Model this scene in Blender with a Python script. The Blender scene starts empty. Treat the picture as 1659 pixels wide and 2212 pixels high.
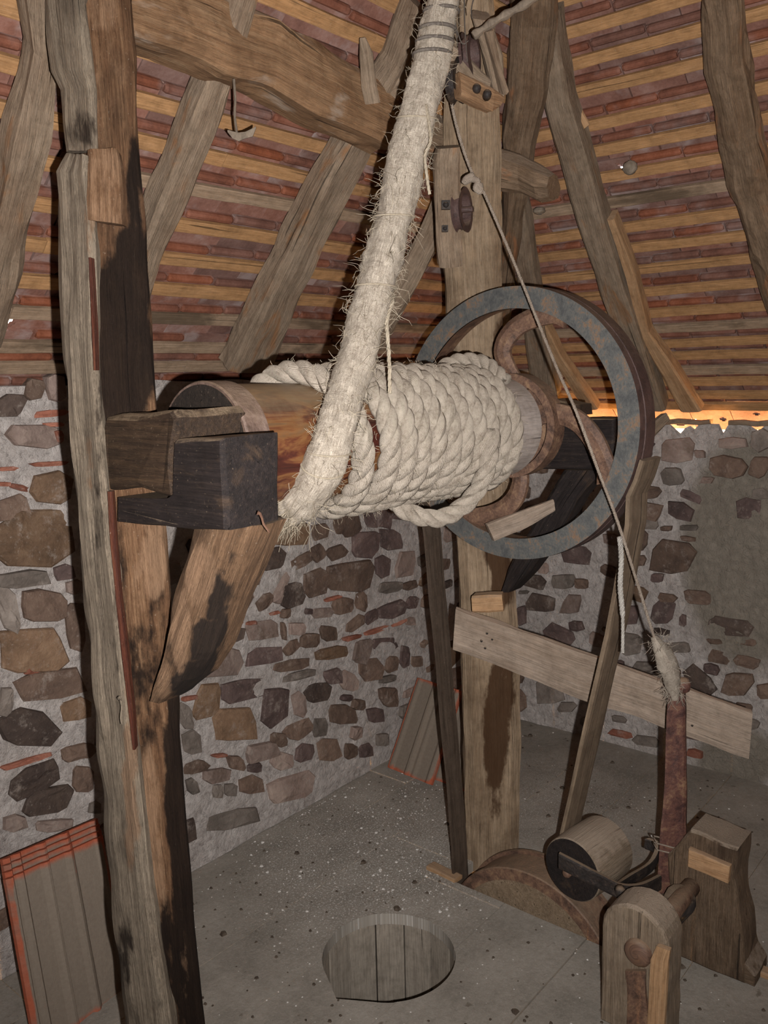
import bpy, bmesh, math, random
from mathutils import Vector, Matrix, noise

# ------------------------------------------------------------------ camera
FPX = 1863.0; CX = 829.5; CY = 1106.0
YAW = math.radians(39.7); PITCH = math.radians(-9.2); ROLL = math.radians(1.4)
CAM = Vector((0, 0, 1.6))
fh = Vector((math.cos(YAW), math.sin(YAW), 0)); rt = Vector((math.sin(YAW), -math.cos(YAW), 0)); zz = Vector((0, 0, 1))
FW = fh*math.cos(PITCH) + zz*math.sin(PITCH); u0 = -fh*math.sin(PITCH) + zz*math.cos(PITCH)
RT = rt*math.cos(ROLL) - u0*math.sin(ROLL); UP = u0*math.cos(ROLL) + rt*math.sin(ROLL)
sc = bpy.context.scene
col = sc.collection
cd = bpy.data.cameras.new('camera'); cam = bpy.data.objects.new('camera', cd); col.objects.link(cam)
cd.sensor_fit = 'VERTICAL'; cd.sensor_height = 24.0; cd.lens = 24.0*FPX/2212.0; cd.clip_start = .02
M4 = Matrix((( RT.x, UP.x, -FW.x, CAM.x), (RT.y, UP.y, -FW.y, CAM.y), (RT.z, UP.z, -FW.z, CAM.z), (0, 0, 0, 1)))
cam.matrix_world = M4
sc.camera = cam

# ------------------------------------------------------------------ world, flash, exposure
w = bpy.data.worlds.new('sky'); sc.world = w; w.use_nodes = True
wn = w.node_tree.nodes; wl = w.node_tree.links; wn.clear()
wo = wn.new('ShaderNodeOutputWorld'); bg = wn.new('ShaderNodeBackground'); bg.inputs[1].default_value = 15.0
tcn = wn.new('ShaderNodeTexCoord'); sp = wn.new('ShaderNodeSeparateXYZ'); mr = wn.new('ShaderNodeMapRange'); rp = wn.new('ShaderNodeValToRGB')
mr.inputs[1].default_value = -.25; mr.inputs[2].default_value = .25
rp.color_ramp.elements[0].color = (2.0, 1.0, .30, 1); rp.color_ramp.elements[1].color = (.86, .92, 1.0, 1)   # sunlit ground below, white sky above
wl.new(tcn.outputs['Generated'], sp.inputs[0]); wl.new(sp.outputs[2], mr.inputs[0]); wl.new(mr.outputs[0], rp.inputs[0])
wl.new(rp.outputs[0], bg.inputs[0]); wl.new(bg.outputs[0], wo.inputs[0])

fl = bpy.data.lights.new('camera_flash', 'SPOT'); flo = bpy.data.objects.new('camera_flash', fl); col.objects.link(flo)
fl.energy = 270.0; fl.color = (1.0, .965, .945); fl.spot_size = math.radians(118); fl.spot_blend = 1.0; fl.shadow_soft_size = .007
flp = CAM + RT*.062 - UP*.034
aim = (FW + UP*.12).normalized()
flo.location = flp; flo.rotation_euler = aim.to_track_quat('-Z', 'Y').to_euler()

sc.view_settings.view_transform = 'Standard'; sc.view_settings.look = 'None'; sc.view_settings.gamma = 1.0
sc.view_settings.use_curve_mapping = False; sc.view_settings.exposure = 0.0

# ------------------------------------------------------------------ placing helpers
def ray(x, y): return FW + RT*((x-CX)/FPX) - UP*((y-CY)/FPX)
def V(x, y, D):                        # point on the vertical plane D metres ahead
    r = ray(x, y); return CAM + r*(D/r.dot(fh))
def PL(x, y, n, c):                    # point on the plane n.p = c
    n = Vector(n); r = ray(x, y); return CAM + r*((c-n.dot(CAM))/n.dot(r))
def proj(p):
    v = p-CAM; d = v.dot(FW)
    if d < .05: return (-9999, -9999, d)
    return (CX+FPX*v.dot(RT)/d, CY-FPX*v.dot(UP)/d, d)
rnd = random.Random(7)
def nz(p, s=1.0): return noise.noise(Vector(p)*s)

YL, ZL = 2.17, 1.60                    # left wall plane and its top
XR, ZR = 3.30, 1.42                    # right wall plane and its top
S2 = math.sqrt(.5)

# ------------------------------------------------------------------ materials
def srgb(h):
    h = h.lstrip('#'); o = []
    for i in (0, 2, 4):
        v = int(h[i:i+2], 16)/255.0
        o.append(v/12.92 if v <= .04045 else ((v+.055)/1.055)**2.4)
    return (o[0], o[1], o[2], 1)
class MT:
    def __init__(s, name):
        s.m = bpy.data.materials.new(name); s.m.use_nodes = True
        s.n = s.m.node_tree.nodes; s.l = s.m.node_tree.links; s.n.clear()
        s.out = s.n.new('ShaderNodeOutputMaterial'); s.b = s.n.new('ShaderNodeBsdfPrincipled')
        s.l.new(s.b.outputs[0], s.out.inputs[0])
        a = s.n.new('ShaderNodeAttribute'); a.attribute_name = 'gc'; s.gc = a.outputs['Vector']
    def c(s, a, b): s.l.new(a, b)
    def attr(s, nm):
        a = s.n.new('ShaderNodeAttribute'); a.attribute_name = nm; return a.outputs['Fac']
    def mapv(s, vec, scale, off=None):
        m = s.n.new('ShaderNodeMapping'); s.c(vec, m.inputs[0]); m.inputs['Scale'].default_value = scale
        if off is not None: s.c(off, m.inputs['Location'])
        return m.outputs[0]
    def noise(s, vec, sc_, det=4, rough=.6, dist=0):
        t = s.n.new('ShaderNodeTexNoise'); s.c(vec, t.inputs['Vector'])
        t.inputs['Scale'].default_value = sc_; t.inputs['Detail'].default_value = det; t.inputs['Roughness'].default_value = rough
        t.inputs['Distortion'].default_value = dist
        return t.outputs['Fac']
    def ramp(s, f, stops):
        r = s.n.new('ShaderNodeValToRGB'); s.c(f, r.inputs[0]); e = r.color_ramp.elements
        while len(e) < len(stops): e.new(.5)
        for k, (p, cc) in enumerate(stops):
            e[k].position = p; e[k].color = cc if isinstance(cc, tuple) else srgb(cc)
        return r.outputs[0]
    def step(s, f, a, b):
        r = s.n.new('ShaderNodeMapRange'); s.c(f, r.inputs[0]); r.inputs[1].default_value = a; r.inputs[2].default_value = b
        r.interpolation_type = 'SMOOTHSTEP'
        return r.outputs[0]
    def math(s, op, a, b=None):
        r = s.n.new('ShaderNodeMath'); r.operation = op
        for k, v in enumerate((a, b)):
            if v is None: continue
            if isinstance(v, (int, float)): r.inputs[k].default_value = v
            else: s.c(v, r.inputs[k])
        return r.outputs[0]
    def mix(s, f, a, b, mode='MIX'):
        r = s.n.new('ShaderNodeMix'); r.data_type = 'RGBA'; r.blend_type = mode
        if isinstance(f, (int, float)): r.inputs[0].default_value = f
        else: s.c(f, r.inputs[0])
        for k, v in ((6, a), (7, b)):
            if isinstance(v, str): r.inputs[k].default_value = srgb(v)
            elif isinstance(v, tuple): r.inputs[k].default_value = v
            else: s.c(v, r.inputs[k])
        return r.outputs[2]
    def bump(s, f, dist, strength=1.0, prev=None):
        b = s.n.new('ShaderNodeBump'); s.c(f, b.inputs['Height']); b.inputs['Distance'].default_value = dist
        b.inputs['Strength'].default_value = strength
        if prev is not None: s.c(prev, b.inputs['Normal'])
        return b.outputs[0]
    def upness(s):
        g = s.n.new('ShaderNodeNewGeometry'); x = s.n.new('ShaderNodeSeparateXYZ'); s.c(g.outputs['Normal'], x.inputs[0]); return x.outputs[2]
    def objrand(s):
        o = s.n.new('ShaderNodeObjectInfo'); return o.outputs['Random']
    def done(s, colr, rough=.85, nrm=None, spec=.3, metal=0):
        s.c(colr, s.b.inputs['Base Color'])
        if isinstance(rough, float): s.b.inputs['Roughness'].default_value = rough
        else: s.c(rough, s.b.inputs['Roughness'])
        s.b.inputs['Specular IOR Level'].default_value = spec; s.b.inputs['Metallic'].default_value = metal
        if nrm is not None: s.c(nrm, s.b.inputs['Normal'])
        return s.m

DUST = '#a0907f'
def wood(name, c0, c1, c2, stain='#1d1714', dust=.5, dustcol=DUST, gs=1.0, rough=.85, bump=.004, patch=None, spec=.2, rings=0.0, amb=.35):
    t = MT(name)
    rv = t.n.new('ShaderNodeCombineXYZ'); r0 = t.objrand(); r1 = t.math('MULTIPLY', r0, 13.7)
    for k in range(3): t.c(r1, rv.inputs[k])
    g = t.mapv(t.gc, (75*gs, 75*gs, 3.4*gs), rv.outputs[0])
    f1 = t.noise(g, 1.6, 6, .75, .25)
    g2 = t.mapv(t.gc, (290*gs, 290*gs, 12*gs), rv.outputs[0])
    f2 = t.noise(g2, 1.5, 3, .6)
    base = t.ramp(f1, [(.24, c0), (.50, c1), (.76, c2)])
    fine = t.ramp(f2, [(.25, (.55, .55, .55, 1)), (.55, (1, 1, 1, 1)), (.8, (1.15, 1.12, 1.08, 1))])
    base = t.mix(.7, base, fine, 'MULTIPLY')
    mot = t.noise(t.gc, 24, 6, .75)
    base = t.mix(.75, base, t.ramp(mot, [(.30, (.62, .60, .58, 1)), (.52, (1, 1, 1, 1)), (.72, (1.22, 1.2, 1.18, 1))]), 'MULTIPLY')
    base = t.mix(t.math('MULTIPLY', t.step(t.noise(t.gc, 210, 3, .6), .64, .72), .35), base, dustcol)
    big = t.noise(t.mapv(t.gc, (7, 7, 2.6), rv.outputs[0]), 1.3, 5, .6, .3)
    base = t.mix(t.math('MULTIPLY', t.step(big, .50, .68), amb), base, stain)
    if patch: base = t.mix(t.step(t.noise(t.mapv(t.gc, (9, 9, 3), None), 1.7, 4, .6, .5), .56, .70), base, patch)
    crack = t.step(t.noise(t.mapv(t.gc, (95*gs, 95*gs, 1.6*gs), rv.outputs[0]), 1.0, 2, .5, .4), .69, .74)
    base = t.mix(t.math('MULTIPLY', crack, .65), base, '#120e0b')
    wob = t.noise(t.mapv(t.gc, (22, 22, 9), None), 2.2, 5, .65)
    wob = t.math('MULTIPLY', t.math('SUBTRACT', wob, .5), 1.3)
    st = t.step(t.math('ADD', t.attr('st'), wob), .28, .72)
    base = t.mix(t.math('MULTIPLY', st, .93), base, stain)
    lt = t.step(t.math('ADD', t.attr('lt'), wob), .32, .70)
    base = t.mix(t.math('MULTIPLY', lt, .8), base, t.mix(t.math('MULTIPLY', f2, .9), '#4e3828', '#a08166'))
    d = t.step(t.math('ADD', t.upness(), t.math('MULTIPLY', t.math('SUBTRACT', t.noise(t.gc, 40, 4, .7), .5), 1.1)), .35, .85)
    base = t.mix(t.math('MULTIPLY', d, dust), base, dustcol)
    b = t.bump(f2, bump*.5, .8); b = t.bump(f1, bump*1.6, .8, b); b = t.bump(crack, -bump*1.2, .8, b)
    return t.done(base, rough, b, spec)

M = {}
M['rafter'] = wood('rafter_wood', '#766553', '#8c7a67', '#9d8b78', '#5f4531', dust=.3, patch='#8c6748', bump=.005)
M['logwood'] = wood('log_wood', '#66533f', '#7c6753', '#917b65', '#543923', dust=.3, patch='#95694a', bump=.006)
M['purlin'] = wood('purlin_wood', '#694e38', '#8a6b4f', '#9f8467', '#5a402b', dust=.5, patch='#9a8877', bump=.004)
M['batten'] = wood('batten_pine', '#8a6645', '#a57e56', '#b58d66', '#634c38', dust=.0, gs=1.4, bump=.0012, amb=.2)
M['battendark'] = wood('batten_pine_weathered', '#7b6550', '#96806a', '#a58f79', '#4a3d30', dust=.0, gs=1.4, bump=.0012, amb=.75)
M['postgrey'] = wood('oak_grey', '#5c5146', '#807363', '#998c7a', '#241a13', dust=.3, bump=.006, amb=.5)
M['postbrown'] = wood('oak_brown', '#3f2b1e', '#614733', '#876a50', '#140e0b', dust=.35, bump=.005, amb=.5, rough=.85, spec=.12)
M['postred'] = wood('oak_red_streak', '#2c1711', '#4a2519', '#633a23', '#1d1210', dust=.3, bump=.004, rough=.6)
M['blackwood'] = wood('sooty_oak', '#191514', '#272120', '#3a302a', '#0f0d0d', dust=.8, dustcol='#7b6a58', bump=.003, rough=.65, spec=.2, amb=.4, patch='#43352a')
M['sootmid'] = wood('sooty_brown_oak', '#241b15', '#3b2d22', '#54412f', '#15110f', dust=.75, dustcol='#85725c', bump=.005, rough=.6, spec=.3, amb=.4)
M['brace'] = wood('brace_oak', '#473526', '#664e3a', '#836850', '#1d1714', dust=.3, bump=.006, amb=.25)
M['pale'] = wood('pale_dusty_board', '#857565', '#948475', '#a09182', '#5b4633', dust=.9, dustcol='#a5917f', bump=.003, amb=.3)
M['post'] = wood('centre_post_oak', '#74604c', '#917d66', '#a4917b', '#3f2917', dust=.3, bump=.004, amb=.35)
M['bright'] = wood('fresh_split_pine', '#8f6c4b', '#a78563', '#b69674', '#7d4d2b', dust=.3, bump=.002, amb=.2)
M['belt'] = wood('leather_belt', '#3a2f27', '#50443a', '#5f5247', '#231b16', dust=.3, gs=.6, bump=.001, rough=.7)
M['beltlight'] = wood('worn_leather_belt', '#564839', '#746453', '#85745f', '#3a2d22', dust=.3, gs=.6, bump=.002, rough=.8)
M['bear'] = wood('bearing_wood', '#72614f', '#867664', '#998977', '#554536', dust=.8, bump=.004, amb=.3)
M['bear2'] = wood('bearing_wood_dark', '#4f3f31', '#6d5a48', '#857260', '#2a1d15', dust=.8, bump=.006, amb=.6)
M['staves'] = wood('shaft_staves', '#847a6e', '#978d80', '#a59b8e', '#5e5448', dust=.0, bump=.002, amb=.3)
M['endgrain'] = wood('end_grain', '#1f1a17', '#29221d', '#352b24', '#14110f', dust=.1, bump=.003)

def drum_mat():
    t = MT('drum_varnished_wood')
    g = t.mapv(t.gc, (13, 13, 5))
    a = t.noise(g, 1.5, 5, .6, 1.1)
    c = t.ramp(a, [(.34, '#2e1611'), (.45, '#431f17'), (.5, '#5a3420'), (.56, '#6d4a2c'), (.70, '#5a4835')])
    f = t.noise(t.mapv(t.gc, (90, 90, 9)), 1.2, 5)
    c = t.mix(.6, c, t.ramp(f, [(.3, (.6, .6, .6, 1)), (.6, (1.1, 1.1, 1.1, 1))]), 'MULTIPLY')
    d = t.step(t.math('ADD', t.upness(), t.math('MULTIPLY', t.noise(t.gc, 30, 4, .7), .6)), .55, 1.35)
    c = t.mix(t.math('MULTIPLY', d, .8), c, '#7c6a52')
    return t.done(c, .45, t.bump(f, .001, .6), .4)
M['drum'] = drum_mat()

def rust(name, c0, c1, c2, dust=.6, sp_=.62, metal=.0, dcol='#87735f', rough=.6):
    t = MT(name)
    a = t.noise(t.gc, 22, 6, .7, .4); b = t.noise(t.gc, 130, 4, .7)
    c = t.ramp(t.math('ADD', t.math('MULTIPLY', a, .7), t.math('MULTIPLY', b, .3)), [(.40, c0), (.52, c1), (sp_, c2)])
    pit = t.step(b, .60, .72)
    c = t.mix(t.math('MULTIPLY', pit, .5), c, '#2a1a14')
    d = t.step(t.math('ADD', t.upness(), t.math('MULTIPLY', t.noise(t.gc, 50, 4, .7), .8)), .7, 1.35)
    c = t.mix(t.math('MULTIPLY', d, dust), c, dcol)
    return t.done(c, rough, t.bump(b, .0022, .9), .35, metal)
M['steel'] = rust('blue_grey_steel', '#454646', '#585855', '#735c49', dust=.35, sp_=.60)
M['rust'] = rust('orange_rust', '#46352c', '#6a5041', '#856a52', dust=.6)
M['rimouter'] = rust('purple_brown_steel', '#3b2d2a', '#4c3a36', '#5b4741', dust=.35, sp_=.7)
M['lever'] = rust('rusty_lever_iron', '#3a2522', '#5b3c33', '#86694f', dust=.8, sp_=.68)
M['ring'] = rust('iron_ring', '#493a32', '#625047', '#75645a', dust=.5)
M['iron'] = rust('dark_iron', '#1b1715', '#2a2320', '#463a30', dust=.8, dcol='#7d6c5a')

def rope_mat(name, c0, c1, c2, yarn=1.0, ys=2600.0):
    t = MT(name)
    a = t.noise(t.gc, 30, 5, .7); b = t.noise(t.gc, 200, 5, .8)
    c = t.ramp(t.math('ADD', t.math('MULTIPLY', a, .55), t.math('MULTIPLY', b, .45)), [(.38, c0), (.5, c1), (.62, c2)])
    s = t.n.new('ShaderNodeSeparateXYZ'); t.c(t.gc, s.inputs[0])
    ph = t.math('ADD', t.math('MULTIPLY', s.outputs[2], ys), t.math('MULTIPLY', s.outputs[0], ys*.8))
    sn = t.math('SINE', ph)
    c = t.mix(t.math('MULTIPLY', t.step(sn, -.2, -1.0), .35*yarn), c, '#7c6d5c')
    h = t.math('ADD', t.math('MULTIPLY', sn, .35*yarn), t.math('MULTIPLY', b, 1.2))
    return t.done(c, .95, t.bump(h, .0024, .9), .1)
M['rope'] = rope_mat('hemp_rope', '#8c8072', '#b8ac9d', '#cdc1b1')
def bundle_mat():
    t = MT('frayed_hemp_sleeve')
    a = t.noise(t.gc, 45, 6, .75); f1 = t.noise(t.mapv(t.gc, (240, 1, 38)), 1.3, 5, .7, 1.4); f2 = t.noise(t.mapv(t.gc, (60, 1, 320)), 1.2, 4, .7, 1.2)
    fm = t.math('ADD', t.math('MULTIPLY', f1, .6), t.math('MULTIPLY', f2, .4))
    c = t.ramp(t.math('ADD', t.math('MULTIPLY', a, .4), t.math('MULTIPLY', fm, .6)), [(.36, '#776b5d'), (.46, '#a5998a'), (.56, '#c3b7a7'), (.7, '#d0c4b3')])
    return t.done(c, .95, t.bump(fm, .006, 1.0, t.bump(a, .006, .8)), .1)
M['bundle'] = bundle_mat()
M['fibre'] = rope_mat('loose_hemp_fibre', '#8d816f', '#a69a87', '#b5aa97', yarn=0)
M['cord'] = rope_mat('thin_cord', '#85776a', '#a09284', '#b0a394', ys=1800.0)
M['whitecord'] = rope_mat('white_cord', '#a09b94', '#b8b3ab', '#c6c2ba', ys=1800.0)
M['tie'] = rope_mat('grey_tie', '#4d4640', '#6a625b', '#7c746b', yarn=0)
M['twig'] = rope_mat('root_fibre', '#4a352c', '#5f4639', '#6e5546', yarn=0)

def stone_mat(name, c0, c1, c2):
    t = MT(name)
    r = t.objrand()
    a = t.noise(t.gc, 9, 5, .65, .5); b = t.noise(t.gc, 70, 5, .7)
    c = t.ramp(t.math('ADD', t.math('MULTIPLY', a, .75), t.math('MULTIPLY', b, .25)), [(.34, c0), (.5, c1), (.68, c2)])
    hs = t.n.new('ShaderNodeHueSaturation'); t.c(c, hs.inputs['Color']); t.c(t.math('ADD', t.math('MULTIPLY', r, .5), .72), hs.inputs['Value'])
    c = hs.outputs[0]
    spk = t.step(t.noise(t.gc, 110, 5, .7), .60, .70)
    c = t.mix(t.math('MULTIPLY', spk, .45), c, '#9b8f84')
    c = t.mix(t.math('MULTIPLY', t.step(t.noise(t.gc, 14, 7, .8), .53, .68), .5), c, '#a0948a')
    return t.done(c, .8, t.bump(b, .004, .8, t.bump(a, .012, .8)), .25)
M['s_b'] = stone_mat('stone_brown', '#51423a', '#69564a', '#7d695b')
M['s_o'] = stone_mat('stone_ochre', '#5b4838', '#745c48', '#8b725b')
M['s_t'] = stone_mat('stone_tan', '#6d5c51', '#85736a', '#9a897d')
M['s_g'] = stone_mat('stone_grey', '#5b534c', '#726860', '#877d74')
M['s_p'] = stone_mat('stone_plum', '#483c39', '#5c4c48', '#715f59')
M['s_d'] = stone_mat('stone_dark', '#413632', '#52453e', '#64554b')
M['s_r'] = stone_mat('brick_shard', '#7a4a3a', '#96604e', '#a87662')
def mortar(name, c0, c1, c2, dp=.022):
    t = MT(name)
    a = t.noise(t.gc, 6, 5, .6); b = t.noise(t.gc, 90, 6, .75); d = t.noise(t.gc, 32, 5, .7, .6)
    c = t.ramp(t.math('ADD', t.math('MULTIPLY', d, .6), t.math('MULTIPLY', b, .4)), [(.34, c0), (.48, c1), (.62, c2)])
    c = t.mix(t.math('MULTIPLY', t.step(a, .5, .7), .35), c, '#8f8378')
    c = t.mix(t.step(t.attr('st'), .25, .8), c, t.mix(a, '#857c70', '#9a9184'))
    return t.done(c, .95, t.bump(b, .006, .9, t.bump(d, dp, .9)), .1)
M['mortar'] = mortar('lime_mortar', '#9a908a', '#bdb4ae', '#cfc7c1')
def tile_mat(name, c0, c1, c2, lime=.3):
    t = MT(name)
    r = t.objrand(); rv = t.n.new('ShaderNodeCombineXYZ'); t.c(t.math('MULTIPLY', r, 31.0), rv.inputs[0]); t.c(t.math('MULTIPLY', r, 17.0), rv.inputs[1])
    v = t.mapv(t.gc, (1, 1, 1), rv.outputs[0])
    a = t.noise(v, 11, 4, .6); b = t.noise(v, 120, 4, .7)
    c = t.ramp(t.math('ADD', t.math('MULTIPLY', a, .7), t.math('MULTIPLY', b, .3)), [(.36, c0), (.5, c1), (.64, c2)])
    hs = t.n.new('ShaderNodeHueSaturation'); t.c(c, hs.inputs['Color']); t.c(t.math('ADD', t.math('MULTIPLY', r, .35), .80), hs.inputs['Value'])
    t.c(t.math('ADD', t.math('MULTIPLY', t.objrand(), .25), .85), hs.inputs['Saturation'])
    c = t.mix(t.math('MULTIPLY', t.step(t.noise(v, 7, 4, .6), .52, .68), lime), hs.outputs[0], '#a39692')
    return t.done(c, .8, t.bump(b, .0015, .8), .25)
M['tile'] = tile_mat('clay_tile', '#6b4a3f', '#7f5b4f', '#8d6d62', .55)
M['nib'] = tile_mat('clay_tile_nib', '#5b372a', '#734736', '#835645', .2)
def floor_mat():
    t = MT('dusty_floor_board')
    a = t.noise(t.gc, 5, 5, .6); b = t.noise(t.gc, 55, 6, .75); d = t.noise(t.gc, 180, 3, .6)
    c = t.ramp(t.math('ADD', t.math('MULTIPLY', a, .6), t.math('MULTIPLY', b, .4)), [(.35, '#7a746b'), (.5, '#8f887e'), (.65, '#a0998f')])
    c = t.mix(t.math('MULTIPLY', t.step(t.noise(t.gc, 21, 3, .5), .66, .73), .65), c, '#5b5044')
    c = t.mix(t.math('MULTIPLY', t.step(d, .67, .73), .8), c, '#4d4239')
    c = t.mix(t.math('MULTIPLY', t.attr('st'), t.step(t.noise(t.gc, 170, 4, .7), .52, .62)), c, '#c3bfb9')
    return t.done(c, .95, t.bump(b, .003, .8), .1)
M['floor'] = floor_mat()
def plain(name, c0, c1, bs=.002, rough=.9, scale=40):
    t = MT(name); b = t.noise(t.gc, scale, 5, .7)
    return t.done(t.ramp(b, [(.35, c0), (.65, c1)]), rough, t.bump(b, bs, .8), .2)
M['chip'] = plain('plaster_chip', '#b3ada6', '#d6d2cc')
M['grit'] = plain('dark_grit', '#3c332b', '#5d5247')
M['nest'] = plain('wasp_nest_paper', '#655a4e', '#8c7f70', .003)
M['web'] = plain('dusty_cobweb', '#5b5147', '#857869', .001)
M['dark'] = plain('dark_backing', '#1c1512', '#2b211c')
M['whitewood'] = wood('whitewashed_flange', '#8b8079', '#a0958d', '#aca19a', '#7c6a5a', dust=.3, bump=.001, amb=.2)
def oldtile(name):
    t = MT(name)
    a = t.noise(t.gc, 9, 5, .6, .4); b = t.noise(t.gc, 90, 4, .7)
    red = t.mix(b, '#8a4630', '#b2634a')
    c = t.mix(t.step(t.math('ADD', t.attr('st'), t.math('MULTIPLY', a, .55)), .48, .75), t.mix(b, '#6d6156', '#857a6d'), red)
    return t.done(c, .9, t.bump(b, .002, .8), .15)
M['oldtile'] = oldtile('dusty_red_tile')

# ------------------------------------------------------------------ mesh helpers
class MB:
    def __init__(s): s.v = []; s.f = []; s.g = []; s.st = {}; s.lt = {}; s.sm = []
    def add(s, vs, fs, gs=None, smooth=False):
        o = len(s.v); s.v += [tuple(v) for v in vs]; s.g += [tuple(g) for g in (gs if gs is not None else vs)]
        s.f += [[o+i for i in f] for f in fs]; s.sm += [smooth]*len(fs); return o
    def box(s, c, sx, sy, sz, ax=None, gz=2):
        X, Y, Z = ax if ax else (Vector((1, 0, 0)), Vector((0, 1, 0)), Vector((0, 0, 1))); c = Vector(c)
        vs = []; gs = []
        for i in (-1, 1):
            for j in (-1, 1):
                for k in (-1, 1):
                    l = [i*sx/2, j*sy/2, k*sz/2]; vs.append(c+X*l[0]+Y*l[1]+Z*l[2])
                    if gz == 0: l = [l[1], l[2], l[0]]
                    if gz == 1: l = [l[0], l[2], l[1]]
                    gs.append(l)
        s.add(vs, [(0, 1, 3, 2), (4, 6, 7, 5), (0, 4, 5, 1), (2, 3, 7, 6), (0, 2, 6, 4), (1, 5, 7, 3)], gs)
    def tube(s, pts, rad, k=8, cap=True, smooth=True, g0=0.0, rfun=None, flat=1.0):
        pts = [Vector(p) for p in pts]; n = len(pts)
        if not hasattr(rad, '__len__'): rad = [rad]*n
        T = [(pts[min(i+1, n-1)]-pts[max(i-1, 0)]).normalized() for i in range(n)]
        N = T[0].orthogonal().normalized(); vs = []; gs = []; L = g0
        for i in range(n):
            if i: L += (pts[i]-pts[i-1]).length
            N = (N-T[i]*N.dot(T[i])).normalized(); B = T[i].cross(N)
            for j in range(k+1):
                a = 2*math.pi*j/k; r = rad[i]
                if rfun: r *= rfun(i, a % (2*math.pi), L)
                vs.append(pts[i]+(N*math.cos(a)+B*math.sin(a)*flat)*r); gs.append((a*rad[i], 0.0, L))
        m = k+1
        fs = [(i*m+j, i*m+j+1, (i+1)*m+j+1, (i+1)*m+j) for i in range(n-1) for j in range(k)]
        if cap: fs += [tuple(range(k))[::-1], tuple((n-1)*m+j for j in range(k))]
        s.add(vs, fs, gs, smooth)
    def build(s, name, mat, parent=None, loc=None):
        me = bpy.data.meshes.new(name); vs = s.v
        off = Vector((0, 0, 0))
        if loc is not None: off = Vector(loc)
        elif parent is not None: off = wloc(parent)
        me.from_pydata([(v[0]-off.x, v[1]-off.y, v[2]-off.z) for v in vs], [], s.f)
        a = me.attributes.new('gc', 'FLOAT_VECTOR', 'POINT'); a.data.foreach_set('vector', [c for g in s.g for c in g])
        for nm, d in (('st', s.st), ('lt', s.lt)):
            if d:
                a = me.attributes.new(nm, 'FLOAT', 'POINT'); a.data.foreach_set('value', [float(d.get(i, 0)) for i in range(len(vs))])
        me.polygons.foreach_set('use_smooth', s.sm)
        me.validate(); me.update()
        bm = bmesh.new(); bm.from_mesh(me); bmesh.ops.recalc_face_normals(bm, faces=bm.faces); bm.to_mesh(me); bm.free()
        me.materials.append(M[mat] if isinstance(mat, str) else mat)
        o = bpy.data.objects.new(name, me); col.objects.link(o)
        if parent is not None: o.parent = parent; o.location = off-wloc(parent)
        elif loc is not None: o.location = off
        return o
def wloc(o):
    l = Vector(o.location)
    while o.parent is not None: o = o.parent; l += o.location
    return l
def tag(o, label=None, cat=None, group=None, kind=None):
    if label: o['label'] = label
    if cat: o['category'] = cat
    if group: o['group'] = group
    if kind: o['kind'] = kind
    return o
def thing(name, loc, label, cat, group=None):
    o = bpy.data.objects.new(name, None); o.empty_display_size = .05; o.location = loc; col.objects.link(o)
    return tag(o, label, cat, group)

def loft(mb, secs, step=.03, ch=.12, amp=.003, nseg=3, seed=0, capn=True, flute=0.0, nf=9.0, round_=False):
    """secs: (centre, half side vector, half depth vector)."""
    C = [Vector(s_[0]) for s_ in secs]; A = [Vector(s_[1]) for s_ in secs]; B = [Vector(s_[2]) for s_ in secs]
    out = []
    for i in range(len(secs)-1):
        L = (C[i+1]-C[i]).length; n = max(1, int(L/step))
        for j in range(n): out.append((i, j/n))
    out.append((len(secs)-2, 1.0))
    # outline: rounded square with subdivided sides
    pr = []
    if round_:
        for j in range(20):
            a = 2*math.pi*j/20; pr.append((math.cos(a), math.sin(a)))
    else:
        cs = [(1, -1), (1, 1), (-1, 1), (-1, -1)]
        for q in range(4):
            a = cs[q]; b = cs[(q+1) % 4]
            for j in range(nseg+1):
                t = ch + (1-2*ch)*j/nseg
                if j == 0 or j == nseg or True: pr.append((a[0]+(b[0]-a[0])*t, a[1]+(b[1]-a[1])*t))
    k = len(pr); vs = []; gs = []; L = 0; prev = None
    for (i, t) in out:
        tt = t*t*(3-2*t)*.4+t*.6
        c = C[i].lerp(C[i+1], t); a = A[i].lerp(A[i+1], tt); b = B[i].lerp(B[i+1], tt)
        if prev is not None: L += (c-prev).length
        prev = c
        for q, (u, v) in enumerate(pr):
            off = a*u+b*v; rn = off.length
            gl = (u*a.length, v*b.length, L)
            d = amp*noise.noise(Vector((u*a.length*nf*3+seed*3.1, v*b.length*nf*3, L*nf)))*1.6
            d += amp*.8*noise.noise(Vector((u*a.length*nf*12+seed, v*b.length*nf*12, L*nf*1.3)))
            if flute: d += flute*noise.noise(Vector((u*a.length*60, v*b.length*60+seed, L*1.5)))
            vs.append(c+off*(1+d/max(rn, .004))); gs.append(gl)
    n = len(out)
    fs = [(i*k+j, i*k+(j+1) % k, (i+1)*k+(j+1) % k, (i+1)*k+j) for i in range(n-1) for j in range(k)]
    if capn: fs += [tuple(range(k))[::-1], tuple((n-1)*k+j for j in range(k))]
    o = mb.add(vs, fs, gs, False)
    return o, k, n
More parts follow.
